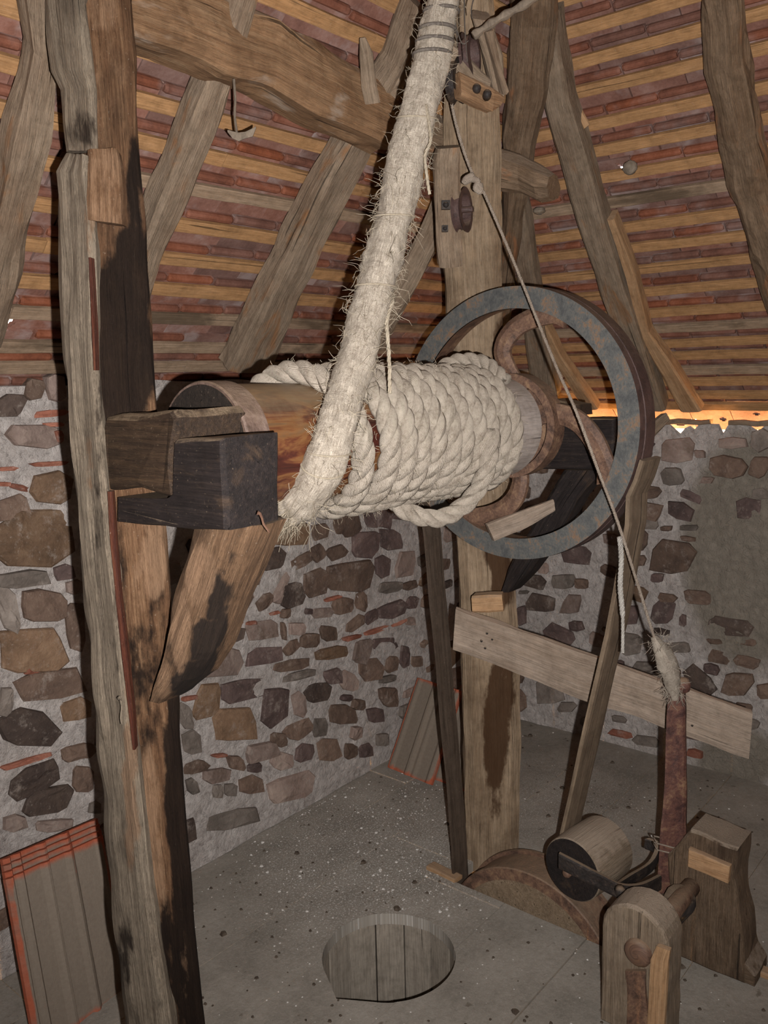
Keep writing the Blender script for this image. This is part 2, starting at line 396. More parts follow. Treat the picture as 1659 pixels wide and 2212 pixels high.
def pxsecs(rows, thick, ddir=None, inset=0.0):
    """rows: ((xa,ya),(xb,yb),D[,Db]) pixel pairs at depth; returns loft sections whose front face spans the pair."""
    pts = []
    for r in rows:
        a, b, D = r[0], r[1], r[2]; Db = r[3] if len(r) > 3 else D
        pts.append((V(a[0], a[1], D), V(b[0], b[1], Db)))
    secs = []
    for i, (a, b) in enumerate(pts):
        j0 = max(0, i-1); j1 = min(len(pts)-1, i+1)
        ln = ((pts[j1][0]+pts[j1][1])-(pts[j0][0]+pts[j0][1])).normalized()
        side = (b-a)/2
        d = ln.cross(side).normalized() if ddir is None else Vector(ddir).normalized()
        mid = (a+b)/2
        if ddir is None and d.dot(mid-CAM) < 0: d = -d
        th = thick[i] if hasattr(thick, '__len__') else thick
        secs.append((mid+d*(th/2+inset), side, d*th/2))
    return secs
def ptimber(name, rows, thick, mat, label=None, cat=None, ddir=None, parent=None, **kw):
    mb = MB(); loft(mb, pxsecs(rows, thick, ddir), **kw)
    base = min((Vector(v) for v in mb.v), key=lambda v: v.z)
    o = mb.build(name, mat, parent, None if parent is not None else base)
    if label and parent is None: tag(o, label, cat)
    return o
def blobs(mb, lst, key='st'):
    d = getattr(mb, key)
    for i, v in enumerate(mb.v):
        x, y, _ = proj(Vector(v)); s_ = 0
        for (cx, cy, rx, ry, am) in lst:
            e = ((x-cx)/rx)**2+((y-cy)/ry)**2
            if e < 4: s_ = max(s_, am*max(0.0, min(1.0, 1.6-e)))
        if s_ > 0: d[i] = s_

# ------------------------------------------------------------------ SETTING: floor
HOLE = Vector((1.66, 1.40)); HR = .185
SLOT = (2.055, 2.215, .93, 1.47)
def hole_r(a): return HR*(1+.04*math.sin(3*a+1)+.03*math.sin(7*a))
floor = thing('floor', (1.0, .5, 0), None, None); floor['kind'] = 'structure'
def plank_mesh(x0, x1, y0, y1, z=0.0):
    bm = bmesh.new()
    xs = [x0]
    x = x0
    while x < x1-1e-6:
        fine = abs(x-HOLE.x) < HR+.03 and y0 < HOLE.y+HR+.02 and y1 > HOLE.y-HR-.02
        nx = x+(.006 if fine else .05)
        if not fine and x < HOLE.x-HR-.03 < nx: nx = HOLE.x-HR-.03
        for e in SLOT[:2]:
            if x < e-1e-6 < nx: nx = e
        nx = min(nx, x1); xs.append(nx); x = nx
    def cuts(xx):
        d = HR*HR-(xx-HOLE.x)**2
        return (HOLE.y-math.sqrt(d), HOLE.y+math.sqrt(d)) if d > 0 else None
    def quad(xa, xb, ya0, ya1, yb0, yb1):
        if ya1-ya0 < 1e-5 and yb1-yb0 < 1e-5: return
        m = max(1, int((max(ya1-ya0, yb1-yb0))/.05))
        for q in range(m):
            t0 = q/m; t1 = (q+1)/m
            P = [(xa, ya0+(ya1-ya0)*t0), (xb, yb0+(yb1-yb0)*t0), (xb, yb0+(yb1-yb0)*t1), (xa, ya0+(ya1-ya0)*t1)]
            vs = []
            for p in P:
                v = (p[0], p[1], z)
                if not vs or (Vector(vs[-1])-Vector(v)).length > 1e-6: vs.append(v)
            if (Vector(vs[0])-Vector(vs[-1])).length < 1e-6: vs.pop()
            if len(vs) >= 3: bm.faces.new([bm.verts.new(v) for v in vs])
    for xa, xb in zip(xs[:-1], xs[1:]):
        xm = (xa+xb)/2
        ca, cb = cuts(xa), cuts(xb)
        if (ca or cb) and y0 < HOLE.y+HR and y1 > HOLE.y-HR:
            ca = ca or (HOLE.y, HOLE.y); cb = cb or (HOLE.y, HOLE.y)
            cl = lambda t: min(max(t, y0), y1)
            quad(xa, xb, y0, cl(ca[0]), y0, cl(cb[0])); quad(xa, xb, cl(ca[1]), y1, cl(cb[1]), y1)
        elif SLOT[0] <= xm <= SLOT[1] and y0 < SLOT[3] and y1 > SLOT[2]:
            if y0 < SLOT[2]: quad(xa, xb, y0, SLOT[2], y0, SLOT[2])
            if y1 > SLOT[3]: quad(xa, xb, SLOT[3], y1, SLOT[3], y1)
        else: quad(xa, xb, y0, y1, y0, y1)
    bmesh.ops.remove_doubles(bm, verts=bm.verts, dist=1e-5)
    r = bmesh.ops.extrude_face_region(bm, geom=list(bm.faces))
    tv = [g for g in r['geom'] if isinstance(g, bmesh.types.BMVert)]
    bmesh.ops.translate(bm, verts=tv, vec=(0, 0, -.035))
    bmesh.ops.recalc_face_normals(bm, faces=bm.faces)
    return bm
yy = -2.0; k = 0; prnd = random.Random(3)
while yy < 2.6:
    wd = prnd.choice((.21, .24, .27)); xj = prnd.uniform(.4, 1.1)
    for (xa, xb) in ((-1.6, xj), (xj+.004, xj+1.55), (xj+1.554, 3.6)):
        bm = plank_mesh(xa, xb, yy, yy+wd-.0025)
        me = bpy.data.meshes.new('floor_board')
        dz = prnd.uniform(-.003, .002)
        offv = wloc(floor)
        gs = []; st = []
        for v in bm.verts:
            gs += [v.co.x, v.co.y, 0.0]
            q = Vector((v.co.x, v.co.y))
            s_ = max(0, 1-((q-Vector((2.15, 1.85))).length/.55))*1.3+max(0, 1-((q-Vector((1.9, 1.7))).length/.5))+max(0, .8-((q-Vector((2.75, 1.4))).length/.6))
            st.append(min(1, s_)*.9+.12)
            v.co.z += dz+.0022*noise.noise(Vector((v.co.x*6, v.co.y*6, 1)))
            v.co -= offv
        bm.to_mesh(me); bm.free()
        a = me.attributes.new('gc', 'FLOAT_VECTOR', 'POINT'); a.data.foreach_set('vector', gs)
        a = me.attributes.new('st', 'FLOAT', 'POINT'); a.data.foreach_set('value', st)
        me.materials.append(M['floor']); o = bpy.data.objects.new('floor_board', me); col.objects.link(o); o.parent = floor
    yy += wd; k += 1
# shaft of staves under the round hole, dark well under the pulley slot
ns = 14
for i in range(ns):
    a0 = 2*math.pi*i/ns+.01; a1 = 2*math.pi*(i+1)/ns-.01; mb = MB(); vs = []; gs = []
    jit = rnd.uniform(-.004, .004)
    for (r, z) in ((HR+.004+jit, -.036), (HR+.03, -.036), (HR+.03, -.75), (HR+.004+jit, -.75)):
        for a in (a0, (a0+a1)/2, a1):
            rr = r/math.cos((a1-a0)/2) if a != (a0+a1)/2 else r
            vs.append((HOLE.x+rr*math.cos(a), HOLE.y+rr*math.sin(a), z)); gs.append((a*HR, 0, z))
    fs = []
    for q in range(4):
        n_ = (q+1) % 4
        for j in range(2): fs.append((q*3+j, q*3+j+1, n_*3+j+1, n_*3+j))
    fs += [(0, 3, 6, 9), (2, 11, 8, 5)]
    mb.add(vs, fs, gs); mb.build('shaft_stave', 'staves', floor)
mb = MB(); mb.box((HOLE.x, HOLE.y, -.77), .5, .5, .02)
for q in range(24):  # unseen outer tube added to stop light leaking between the staves
    a0, a1 = 2*math.pi*q/24, 2*math.pi*(q+1)/24; r = HR+.036
    mb.add([(HOLE.x+r*math.cos(a), HOLE.y+r*math.sin(a), z) for a, z in ((a0, -.036), (a1, -.036), (a1, -.78), (a0, -.78))], [(0, 1, 2, 3)])
mb.build('shaft_bottom_light_seal', 'dark', floor)
mb = MB()
for (c, s_) in (((2.135, 1.2, -.62), (.3, .7, .02)), ((2.04, 1.2, -.33), (.01, .62, .58)), ((2.23, 1.2, -.33), (.01, .62, .58)), ((2.135, .92, -.33), (.2, .01, .58)), ((2.135, 1.48, -.33), (.2, .01, .58))):
    mb.box(c, *s_)
mb.build('pulley_well', 'sootmid', floor)

# ------------------------------------------------------------------ SETTING: walls
def wall_grid(name, org, ux, L, H, topf, thick, nrm_out, stf=None, stepx=.05, sl=.6):
    """rough masonry slab; face at plane, thickness outward"""
    mb = MB(); nx = int(L/stepx); nzn = max(2, int(H/.05)); vs = []; gs = []; org = Vector(org); ux = Vector(ux); no = Vector(nrm_out)
    for i in range(nx+1):
        u = L*i/nx; ht = topf(u)
        for j in range(nzn+1):
            z = ht*j/nzn; p = org+ux*u+Vector((0, 0, z))
            d = .010*noise.noise(p*5)+.006*noise.noise(p*17)
            vs.append(p+no*d); gs.append(tuple(p))
    fs = [(i*(nzn+1)+j, (i+1)*(nzn+1)+j, (i+1)*(nzn+1)+j+1, i*(nzn+1)+j+1) for i in range(nx) for j in range(nzn)]
    mb.add(vs, fs, gs)
    if stf:
        for i, v in enumerate(vs): mb.st[i] = stf(v)
    # top and back
    vs = []; m = nx+1
    for i in range(m):
        u = L*i/nx; ht = topf(u); p = org+ux*u
        a = p+Vector((0, 0, ht)); b = p+no*thick+Vector((0, 0, ht-thick*sl)); c = p+no*thick+Vector((0, 0, -.1)); d = p+Vector((0, 0, -.1))
        vs += [a, b, c, d]
    fs = []
    for i in range(m-1):
        for q in range(3): fs.append((i*4+q, (i+1)*4+q, (i+1)*4+q+1, i*4+q+1))
    fs += [(0, 1, 2, 3), ((m-1)*4, (m-1)*4+3, (m-1)*4+2, (m-1)*4+1)]
    mb.add(vs, fs)
    return mb
def topL(u): return ZL-.012+.018*noise.noise(Vector((u*4, 1, 2)))
def topR(u):
    y = u-1.9                                       # world y
    z = ZR-.040+.016*noise.noise(Vector((y*7, 5, 2)))
    for (px_, w_, d_) in ((1470, .045, .05), (1500, .025, .035), (1564, .018, .035), (1636, .018, .03)):
        z -= d_*max(0, 1-abs(y-PL(px_, 905, (1, 0, 0), XR).y)/w_)
    return z
wL = thing('wall_left', (1, YL, 0), None, None); wL['kind'] = 'structure'
wR = thing('wall_right', (XR, 1, 0), None, None); wR['kind'] = 'structure'
wall_grid('m', (-1.6, YL, 0), (1, 0, 0), 4.95, 1.6, topL, .3, (0, 1, 0)).build('mortar_bed', 'mortar', wL)
def plaster(p):
    x, y, _ = proj(p); e = ((x-1620)/150)**2+((y-1190)/260)**2
    e2 = ((x-1590)/110)**2+((y-1640)/90)**2
    return max(0, 1.5-e, 1.2-e2)
wall_grid('m', (XR, -1.9, 0), (0, 1, 0), 4.1, 1.4, topR, .16, (1, 0, 0), plaster, stepx=.018, sl=3.0).build('mortar_bed', 'mortar', wR)
for nm, o_, u_, L_, no_ in (('wall_back', (-1.6, -1.9, 0), (0, 1, 0), 4.2, (-1, 0, 0)), ('wall_front', (-1.7, -1.9, 0), (1, 0, 0), 5.1, (0, -1, 0))):
    o = wall_grid('m', o_, u_, L_, 1.6, lambda u: 1.62, .2, no_, None, .2).build(nm, 'mortar', None, o_); o['kind'] = 'structure'

STN = {'A': (2.1675, 0, 780), 'B': (2.676, 380, 1100), 'C': (2.518, 1000, 850)}
stA = """160 130 90 100 0 b|255 120 80 130 0 t|50 215 120 110 0 d|235 245 150 30 5 r|245 297 80 22 0 r|160 350 240 110 0 t|270 355 35 60 0 r|
230 482 170 25 3 r|35 505 90 22 3 r|15 575 60 22 -3 r|85 592 80 28 -15 r|235 600 180 150 0 o|55 690 170 110 12 b|165 830 340 250 5 o|110 1020 240 90 5 g|
300 990 100 70 5 p|35 1160 100 210 0 g|205 1150 220 140 -3 b|350 1060 80 70 0 t|355 1240 95 220 0 b|150 1355 310 220 8 o|150 1450 80 30 8 r|
225 1520 330 150 10 b|350 1630 150 105 10 o|20 1590 70 130 0 g|120 1720 270 170 8 d|360 1830 150 75 10 b|120 1872 240 26 17 r|
160 1960 250 120 26 d|385 1960 100 120 0 b|225 2062 230 120 10 d|60 2160 120 80 5 t|250 2172 180 55 5 t|440 2090 60 60 0 g"""
stB = """470 185 100 120 0 b|670 150 190 120 5 o|830 130 100 90 0 b|985 90 150 130 12 b|1120 60 60 100 0 p|1200 50 90 120 0 p|1320 40 140 50 0 p|
430 300 80 90 0 t|550 290 150 130 0 d|715 300 130 70 25 b|815 255 90 80 35 b|925 250 120 80 25 b|1090 200 160 150 0 p|1240 180 130 120 0 p|1190 335 90 140 0 p|1325 320 130 150 0 t|
410 410 120 70 0 b|370 530 130 150 -20 b|510 530 120 70 45 b|600 460 200 50 66 t|665 495 150 140 15 d|800 420 140 150 5 b|1005 390 270 170 5 b|1230 450 130 65 5 g|1350 440 90 50 20 b|
905 515 110 25 15 r|960 555 120 90 15 b|1062 530 70 110 0 b|1130 620 90 65 25 p|1250 580 150 90 15 p|1360 540 70 70 0 p|565 600 60 22 15 r|625 600 45 60 0 b|765 590 50 35 0 p|
845 600 110 60 0 t|1030 660 130 70 35 b|260 678 70 22 15 r|355 655 50 18 0 r|430 655 60 25 10 r|315 720 170 80 0 d|490 700 200 110 10 t|615 700 22 110 0 b|690 690 90 70 0 t|
770 755 100 80 5 b|880 715 90 90 5 b|1010 742 110 25 10 r|1160 697 160 25 18 r|1290 655 110 22 24 r|240 890 250 170 8 t|510 850 220 100 8 p|660 800 110 60 40 b|665 900 200 60 8 b|
900 825 190 70 8 o|1080 820 90 150 0 t|1200 780 140 90 5 p|1318 850 55 120 0 p|1240 890 65 100 0 b|400 1040 310 130 8 p|700 960 180 45 15 g|905 965 100 90 10 p|1000 1000 100 120 0 t|
1120 930 140 130 0 b|820 1060 150 100 8 d|70 1090 90 25 15 r|175 1110 140 190 0 o|330 1250 260 190 8 o|575 1130 150 220 10 p|700 1130 75 140 0 t|985 1090 60 35 0 p|960 1190 140 115 5 b|
1052 1130 65 70 0 b|1230 1080 105 115 0 b|1215 980 90 35 15 g|50 1190 70 140 0 g|90 1350 120 150 0 g|715 1270 160 100 35 b|830 1260 100 120 0 g|1150 1190 100 90 0 p|490 1400 200 100 15 t|
590 1330 80 80 0 b|740 1410 110 105 5 p|880 1390 140 140 5 b|1005 1400 75 90 0 b|1090 1395 90 80 15 p|240 1420 80 20 5 r|110 1490 140 65 15 b|340 1465 90 85 0 b|230 1535 170 90 8 t|
455 1495 80 60 0 p|610 1450 120 100 0 t|90 1600 70 90 0 g|430 1595 140 105 5 b|660 1605 290 140 13 t|240 1625 55 80 0 g|310 1620 75 80 0 g|320 1790 290 110 13 g|1040 1290 60 80 0 t|
1190 1330 70 80 0 g|1350 650 60 50 0 t|1390 880 60 70 0 b"""
stC = """1165 310 180 140 0 t|1145 450 110 110 0 g|1000 420 90 80 0 t|1465 270 150 60 0 t|1620 250 100 120 0 g|1440 400 190 105 -8 b|1610 400 110 115 0 b|1000 540 150 70 0 b|
1020 640 120 100 -10 b|1185 640 150 100 -18 p|1240 560 130 50 -25 p|1560 630 130 120 0 p|1620 545 90 60 0 g|1010 710 110 55 0 g|1110 732 60 30 0 b|1230 730 100 35 0 g|945 800 120 100 0 b|
1135 895 210 190 -8 b|960 910 80 60 0 b|620 880 150 95 -10 p|1225 790 80 28 -8 b|440 950 70 60 0 t|380 1020 140 75 -15 d|545 1020 130 80 0 g|650 1035 70 60 0 b|425 1140 160 95 -10 d|
590 1150 95 105 0 t|330 1080 60 20 0 g|615 1265 80 60 0 p|530 1315 180 110 -25 p|1110 1110 110 45 -5 b|1280 1110 160 75 -10 b|915 1205 95 95 0 p|1090 1190 120 130 -15 p|1198 1235 40 65 0 p|
325 1210 50 100 0 p|1440 1270 250 100 -10 d|1370 1345 80 28 -5 b|1550 1350 85 36 -8 b|1400 1430 140 75 -8 b|1550 1455 140 65 -15 b|900 1360 140 120 0 g|990 1490 150 80 -5 g|
1170 1380 150 65 0 g|1290 1560 190 110 -38 d|1355 1500 80 55 -10 p|1490 1580 160 140 -12 b|470 1620 150 140 0 g|390 1765 130 45 -5 b|565 1705 100 60 0 g|620 1560 110 80 -10 t|
1000 1890 150 55 -12 g|1260 1955 100 45 -12 r|1420 2040 150 50 -12 r|860 1850 120 40 -12 r|1160 1930 90 40 -10 g|1560 1800 100 60 0 g|700 1790 120 50 -10 g|
1060 1000 70 50 0 p|1330 470 70 40 0 t|1290 330 60 50 0 t|840 1480 90 60 0 p|1640 1620 80 90 0 b"""
def stone_mesh(P, poly, ucol, U, W, NO):
    """P centre on wall; poly list of (u,w) metres; slightly proud, uneven face"""
    k = len(poly); pr = rnd.uniform(.006, .018); mb = MB(); vs = []
    tilt = (rnd.uniform(-.08, .08), rnd.uniform(-.08, .08))
    sz = max(max(abs(a) for a, b in poly), max(abs(b) for a, b in poly))
    for (sc_, h) in ((1.03, .03), (1.0, -pr*.45), (.94, -pr*.9), (.5, -pr*1.05)):
        for (a, b) in poly:
            hh = h + ((a*tilt[0]+b*tilt[1]) if h < 0 else 0) + (rnd.uniform(-.0025, .0025) if h < 0 else 0)
            vs.append(P+U*a*sc_+W*b*sc_+NO*hh)
    vs.append(P-NO*pr*1.1)
    fs = []
    for q in range(3):
        for j in range(k): fs.append((q*k+j, q*k+(j+1) % k, (q+1)*k+(j+1) % k, (q+1)*k+j))
    for j in range(k): fs.append((3*k+j, 3*k+(j+1) % k, 4*k))
    o_ = Vector((rnd.uniform(0, 9), rnd.uniform(0, 9), rnd.uniform(0, 9)))
    mb.add(vs, fs, [Vector(v)-P+o_ for v in vs])
    return mb
def poly_of(w_, h_, rot, sq=.55, n=9):
    out = []; a0 = rnd.uniform(0, .7); n = rnd.choice((6, 7, 8, 9)); sk = rnd.uniform(-.3, .3)
    for j in range(n):
        a = a0+2*math.pi*j/n; ca, sa = math.cos(a), math.sin(a)
        e = 2/3.6
        x = math.copysign(abs(ca)**e, ca)*w_/2*rnd.uniform(.86, 1.22); y = math.copysign(abs(sa)**e, sa)*h_/2*rnd.uniform(.84, 1.22)
        x += sk*y
        out.append((x*math.cos(rot)-y*math.sin(rot), x*math.sin(rot)+y*math.cos(rot)))
    return out
placed = {'L': [], 'R': []}
def put_stone(side, P, poly, c):
    if side == 'L': U, W, NO, par = Vector((1, 0, 0)), zz, Vector((0, 1, 0)), wL
    else: U, W, NO, par = Vector((0, -1, 0)), zz, Vector((1, 0, 0)), wR
    mb = stone_mesh(P, poly, c, U, W, NO)
    n_ = 'stone' if c != 'r' else 'brick'
    mb.build(n_, 's_'+c, par)
    uu = (P-wloc(par)).dot(U)
    placed[side].append((uu, P.z, max(abs(a) for a, b in poly), max(abs(b) for a, b in poly)))
for reg, txt in (('A', stA), ('B', stB), ('C', stC)):
    s_, ox, oy = STN[reg]
    side = 'R' if reg == 'C' else 'L'
    n_, c_ = ((1, 0, 0), XR) if side == 'R' else ((0, 1, 0), YL)
    for e in txt.replace('\n', '').split('|'):
        x, y, ww, hh, r, c = e.split(); x, y, ww, hh, r = map(float, (x, y, ww, hh, r))
        px, py = ox+x/s_, oy+y/s_; ww /= s_; hh /= s_
        P = PL(px, py, n_, c_)
        if P.z < .03 or P.z > (ZL if side == 'L' else ZR): continue
        U = Vector((1, 0, 0)) if side == 'L' else Vector((0, -1, 0))
        a0 = math.radians(r); poly = []
        for (dx, dy) in poly_of(ww, hh, 0):
            qx = px+dx*math.cos(a0)-dy*math.sin(a0); qy = py-(dx*math.sin(a0)+dy*math.cos(a0))
            q = PL(qx, qy, n_, c_)-P
            poly.append((q.dot(U), max(q.z, .008-P.z)))
        put_stone(side, P, poly, c)
r2 = random.Random(11)
for side, u0_, u1_, top in (('L', -1.2, 2.2, ZL-.06), ('R', -1.2, 2.0, ZR-.08)):
    z = .06; 
    for t_ in range(9000):
        if len(placed[side]) > 293: break
        u = r2.uniform(u0_, u1_) if t_ % 3 == 0 else r2.uniform(-.2 if side == 'L' else -.3, u1_); z = r2.uniform(.05, top)
        sw = r2.uniform(.05, .17) if t_ < 700 else r2.uniform(.03, .09); sh = sw*r2.uniform(.4, .75)
        if z-sh/2 < .01 or z+sh/2 > top: continue
        if any(abs(u-a)*1.0 < (sw/2+c+.008) and abs(z-b) < (sh/2+d+.006) for a, b, c, d in placed[side]): continue
        P = Vector((1+u, YL, z)) if side == 'L' else Vector((XR, 1-u, z))
        if side == 'R' and plaster(P) > .3: continue
        x, y, d_ = proj(P)
        if side == 'L' and 150 < x < 1000 and 790 < y < 1150 and d_ > 0: pass
        put_stone(side, P, poly_of(sw, sh, r2.uniform(-.15, .25)), r2.choice('bbpdgtobt'))

# ------------------------------------------------------------------ SETTING: roof (two facets in view, two plain ones behind)
battL = [.04, .115, .22, .32, .42, .52, .63, .72, .81, .905]
while battL[-1] < 2.3: battL.append(battL[-1]+.093)
battR = [.03, .09, .16, .225, .295, .36, .43, .50, .60, .69, .78, .87, .965, 1.055, 1.14, 1.23, 1.33, 1.415, 1.50]
while battR[-1] < 2.3: battR.append(battR[-1]+.086)
class Facet:
    def __init__(s, side):
        s.side = side
        if side == 'L': s.o = Vector((0, YL, ZL)); s.h = Vector((1, 0, 0)); s.up = Vector((0, -S2, S2)); s.n = Vector((0, S2, S2))
        else: s.o = Vector((XR, 0, ZR)); s.h = Vector((0, 1, 0)); s.up = Vector((-S2, 0, S2)); s.n = Vector((S2, 0, S2))
    def p(s, h, u, out=0.0): return s.o+s.h*h+s.up*u+s.n*out
    def px(s, x, y, out=0.0):          # (h,u) under a pixel for the plane offset by out
        q = PL(x, y, s.n, s.n.dot(s.o)+out); d = q-s.o; return d.dot(s.h), d.dot(s.up)
FL, FR = Facet('L'), Facet('R')
ceil = {}
for F_, nm in ((FL, 'ceiling'), (FR, 'ceiling')):
    o = bpy.data.objects.new(nm, None); o.empty_display_size = .05; col.objects.link(o); o['kind'] = 'structure'
    o.location = F_.p(1.2, .5); ceil[F_.side] = o
# tile: local x across, y up the slope (nib at y 0..02), z outward
TW = .155; TL_ = .215
def tile_mb(holes=()):
    b = MB(); n = MB(); th = .011; tilt = .026
    nx, ny = (3, 1) if not holes else (24, 30)
    def P(i, j, top):
        x = -TW/2+.0015+(TW-.003)*i/nx; y = -TL_+.02+TL_*j/ny
        cup = .003*(1-(2*x/TW)**2)
        return (x, y, -y*tilt/TL_+cup+(th if top else 0))
    idx = {}; vs = []
    for top in (0, 1):
        for i in range(nx+1):
            for j in range(ny+1): idx[(i, j, top)] = len(vs); vs.append(P(i, j, top))
    fs = []; open_ = set()
    for i in range(nx):
        for j in range(ny):
            cx = -TW/2+TW*(i+.5)/nx; cy = -TL_+.02+TL_*(j+.5)/ny
            if any((cx-a)**2+(cy-c)**2 < r*r for a, c, r in holes): open_.add((i, j)); continue
            fs.append((idx[i, j, 0], idx[i, j+1, 0], idx[i+1, j+1, 0], idx[i+1, j, 0])); fs.append((idx[i, j, 1], idx[i+1, j, 1], idx[i+1, j+1, 1], idx[i, j+1, 1]))
    for i in range(nx):
        for j in (0, ny): fs.append((idx[i, j, 0], idx[i+1, j, 0], idx[i+1, j, 1], idx[i, j, 1]))
    for j in range(ny):
        for i in (0, nx): fs.append((idx[i, j, 0], idx[i, j, 1], idx[i, j+1, 1], idx[i, j+1, 0]))
    b.add(vs, fs)
    # nib: rounded lip along the upper edge
    prof = [(.0, .004), (.001, -.006), (.005, -.010), (.012, -.011), (.018, -.008), (.021, -.002), (.021, .004)]
    vs = []; m = len(prof)
    for i, x in enumerate((-TW/2+.003, -TW/2+.010, TW/2-.010, TW/2-.003)):
        e = .75 if i in (0, 3) else 1.0
        for (y, z) in prof: vs.append((x, .01+(y-.01)*e, z*e if z < 0 else z))
    fs = [(i*m+j, (i+1)*m+j, (i+1)*m+j+1, i*m+j+1) for i in range(3) for j in range(m-1)]
    fs += [tuple(range(m)), tuple(3*m+j for j in range(m))[::-1]]
    n.add(vs, fs)
    return b, n
def mesh_two(b, n, name='tile', nib=True):
    k = len(b.f); b2 = MB(); b2.add(b.v, b.f, b.g)
    if nib: b2.add(n.v, n.f, n.g)
    me = bpy.data.meshes.new(name); me.from_pydata(b2.v, [], b2.f)
    a = me.attributes.new('gc', 'FLOAT_VECTOR', 'POINT'); a.data.foreach_set('vector', [c for g in b2.g for c in g])
    me.materials.append(M['tile']); me.materials.append(M['nib'])
    me.polygons.foreach_set('material_index', [0]*k+[1]*(len(b2.f)-k)); me.update()
    bm = bmesh.new(); bm.from_mesh(me); bmesh.ops.recalc_face_normals(bm, faces=bm.faces); bm.to_mesh(me); bm.free()
    return me, b2
tile_me, tile_src = mesh_two(*tile_mb())
LIGHTS = {'L': [(15, 695, .017), (429, 722, .006)], 'R': [(1338, 361, .013), (1555, 833, .004), (1640, 832, .003), (1468, 912, .022), (1500, 908, .016), (1564, 904, .012), (1636, 894, .010)]}
BT = .013; BW = .035
tr = random.Random(5)
for F_ in (FL, FR):
    par = ceil[F_.side]; pl = wloc(par)
    bl = battL if F_.side == 'L' else battR
    hmin, hmax = (-.2, 3.35) if F_.side == 'L' else (-1.2, 2.3)
    rot = Matrix((F_.h, F_.up, F_.n)).transposed().to_4x4()
    def hole_on(a, b, s_):
        out = BT+.010
        for _ in range(4):
            h, u = F_.px(a, b, out); out = BT+.008-(u-s_)*.026/TL_
        return h, u
    hp = [F_.px(a, b, .062)+(r,) for a, b, r in LIGHTS[F_.side] if b < 850]
    rest = MB(); nt = 0; tiles = []
    rows = ([bl[0]-.09]+bl) if F_.side == 'L' else bl
    for r_, s_ in enumerate(rows):
        h = hmin+(r_ % 2)*TW/2+tr.uniform(-.03, .03)
        while h < hmax:
            c = F_.p(h, s_+BW/2+.004, BT+.004)
            # skip past the hip
            over = (c.z-.12) > (ZR+(XR-c.x)) if F_.side == 'L' else (c.z-.12) > (ZL+(YL-c.y))
            if not over:
                x, y, d = proj(F_.p(h, s_+.02, BT)); vis = d > .2 and -140 < x < 1800 and -110 < y < 960
                tiles.append((vis, d, h, s_+BW/2+.004))
            h += TW+.001
    tiles.sort(key=lambda t: (not t[0], t[1]))
    for q, (vis, d, h, s_) in enumerate(tiles):
        jit = (tr.uniform(-.002, .002), tr.uniform(-.003, .003), tr.uniform(-.0015, .0015)); ang = tr.uniform(-.012, .012)
        hl = []
        for a_, b_, r in LIGHTS[F_.side]:
            a, b = hole_on(a_, b_, s_)
            if abs(a-h) < TW/2+r+.01 and -TL_ < b-s_ < .05: hl.append((a-h, b-s_, r))
        if vis and q < 296:
            if hl: me, _ = mesh_two(*tile_mb(hl), nib=not any(b_ > -.015 for _, b_, _r in hl))
            else: me = tile_me
            o = bpy.data.objects.new('tile', me); col.objects.link(o); o.parent = par
            o.matrix_local = Matrix.Translation(F_.p(h+jit[0], s_+jit[1], BT+.004+jit[2])-pl) @ rot @ Matrix.Rotation(ang, 4, 'Z')
        elif d > .05 and d < 6 and not hl:
            vs = [F_.p(h+v[0], s_+v[1], BT+.004+v[2]) for v in tile_src.v]
            rest.add(vs, tile_src.f, tile_src.g)
    if rest.v: tag(rest.build('tile', 'tile', par), 'further clay tiles of the same courses', None, None, 'stuff')
    for k_, s_ in enumerate(bl):
        # battens, butted from two lengths, cut at the hip
        c = F_.p(0, s_, 0)
        hip = (XR-(c.z-ZR)+.02) if F_.side == 'L' else (YL-(c.z-ZL)+.02)
        j = tr.uniform(.9, 1.7) if F_.side == 'L' else tr.uniform(.1, .7)
        segs = [(hmin, min(j, hip)), (j+.002, hip)] if hip > j+.1 else [(hmin, hip)]
        for (a, b) in segs:
            if b-a < .05: continue
            mb = MB(); dz = tr.uniform(-.004, .004); w2 = BW/2*tr.uniform(.88, 1.1); bow = tr.uniform(-.005, .005)
            n = max(2, int((b-a)/.12)); secs = []
            for i in range(n+1):
                hh = a+(b-a)*i/n
                secs.append((F_.p(hh, s_+dz+bow*math.sin(hh*2.2+k_), BT/2), F_.up*w2, F_.n*BT/2))
            loft(mb, secs, step=.06, ch=.06, amp=.0012, nseg=1, seed=k_)
            mb.build('batten', 'battendark' if (F_.side == 'L' and k_ < 3) or tr.random() < .12 else 'batten', par)
    # unseen dark sheet added over the tiles to block light, pierced where daylight shows
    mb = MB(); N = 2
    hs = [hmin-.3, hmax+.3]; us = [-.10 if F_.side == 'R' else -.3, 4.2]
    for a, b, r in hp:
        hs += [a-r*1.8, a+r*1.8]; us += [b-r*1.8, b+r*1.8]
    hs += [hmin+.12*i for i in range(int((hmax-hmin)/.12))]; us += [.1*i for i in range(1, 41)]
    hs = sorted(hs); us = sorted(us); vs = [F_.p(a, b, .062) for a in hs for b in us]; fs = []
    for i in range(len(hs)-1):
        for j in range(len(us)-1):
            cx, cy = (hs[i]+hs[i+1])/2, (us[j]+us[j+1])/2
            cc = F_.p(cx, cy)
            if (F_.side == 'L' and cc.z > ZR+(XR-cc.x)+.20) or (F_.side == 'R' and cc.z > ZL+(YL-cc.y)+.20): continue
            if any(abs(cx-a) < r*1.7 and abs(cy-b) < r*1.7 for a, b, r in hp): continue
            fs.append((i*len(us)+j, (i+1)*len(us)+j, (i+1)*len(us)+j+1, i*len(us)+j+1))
    mb.add(vs, fs); mb.build('light_block_sheet', 'dark', par)
mb = MB()
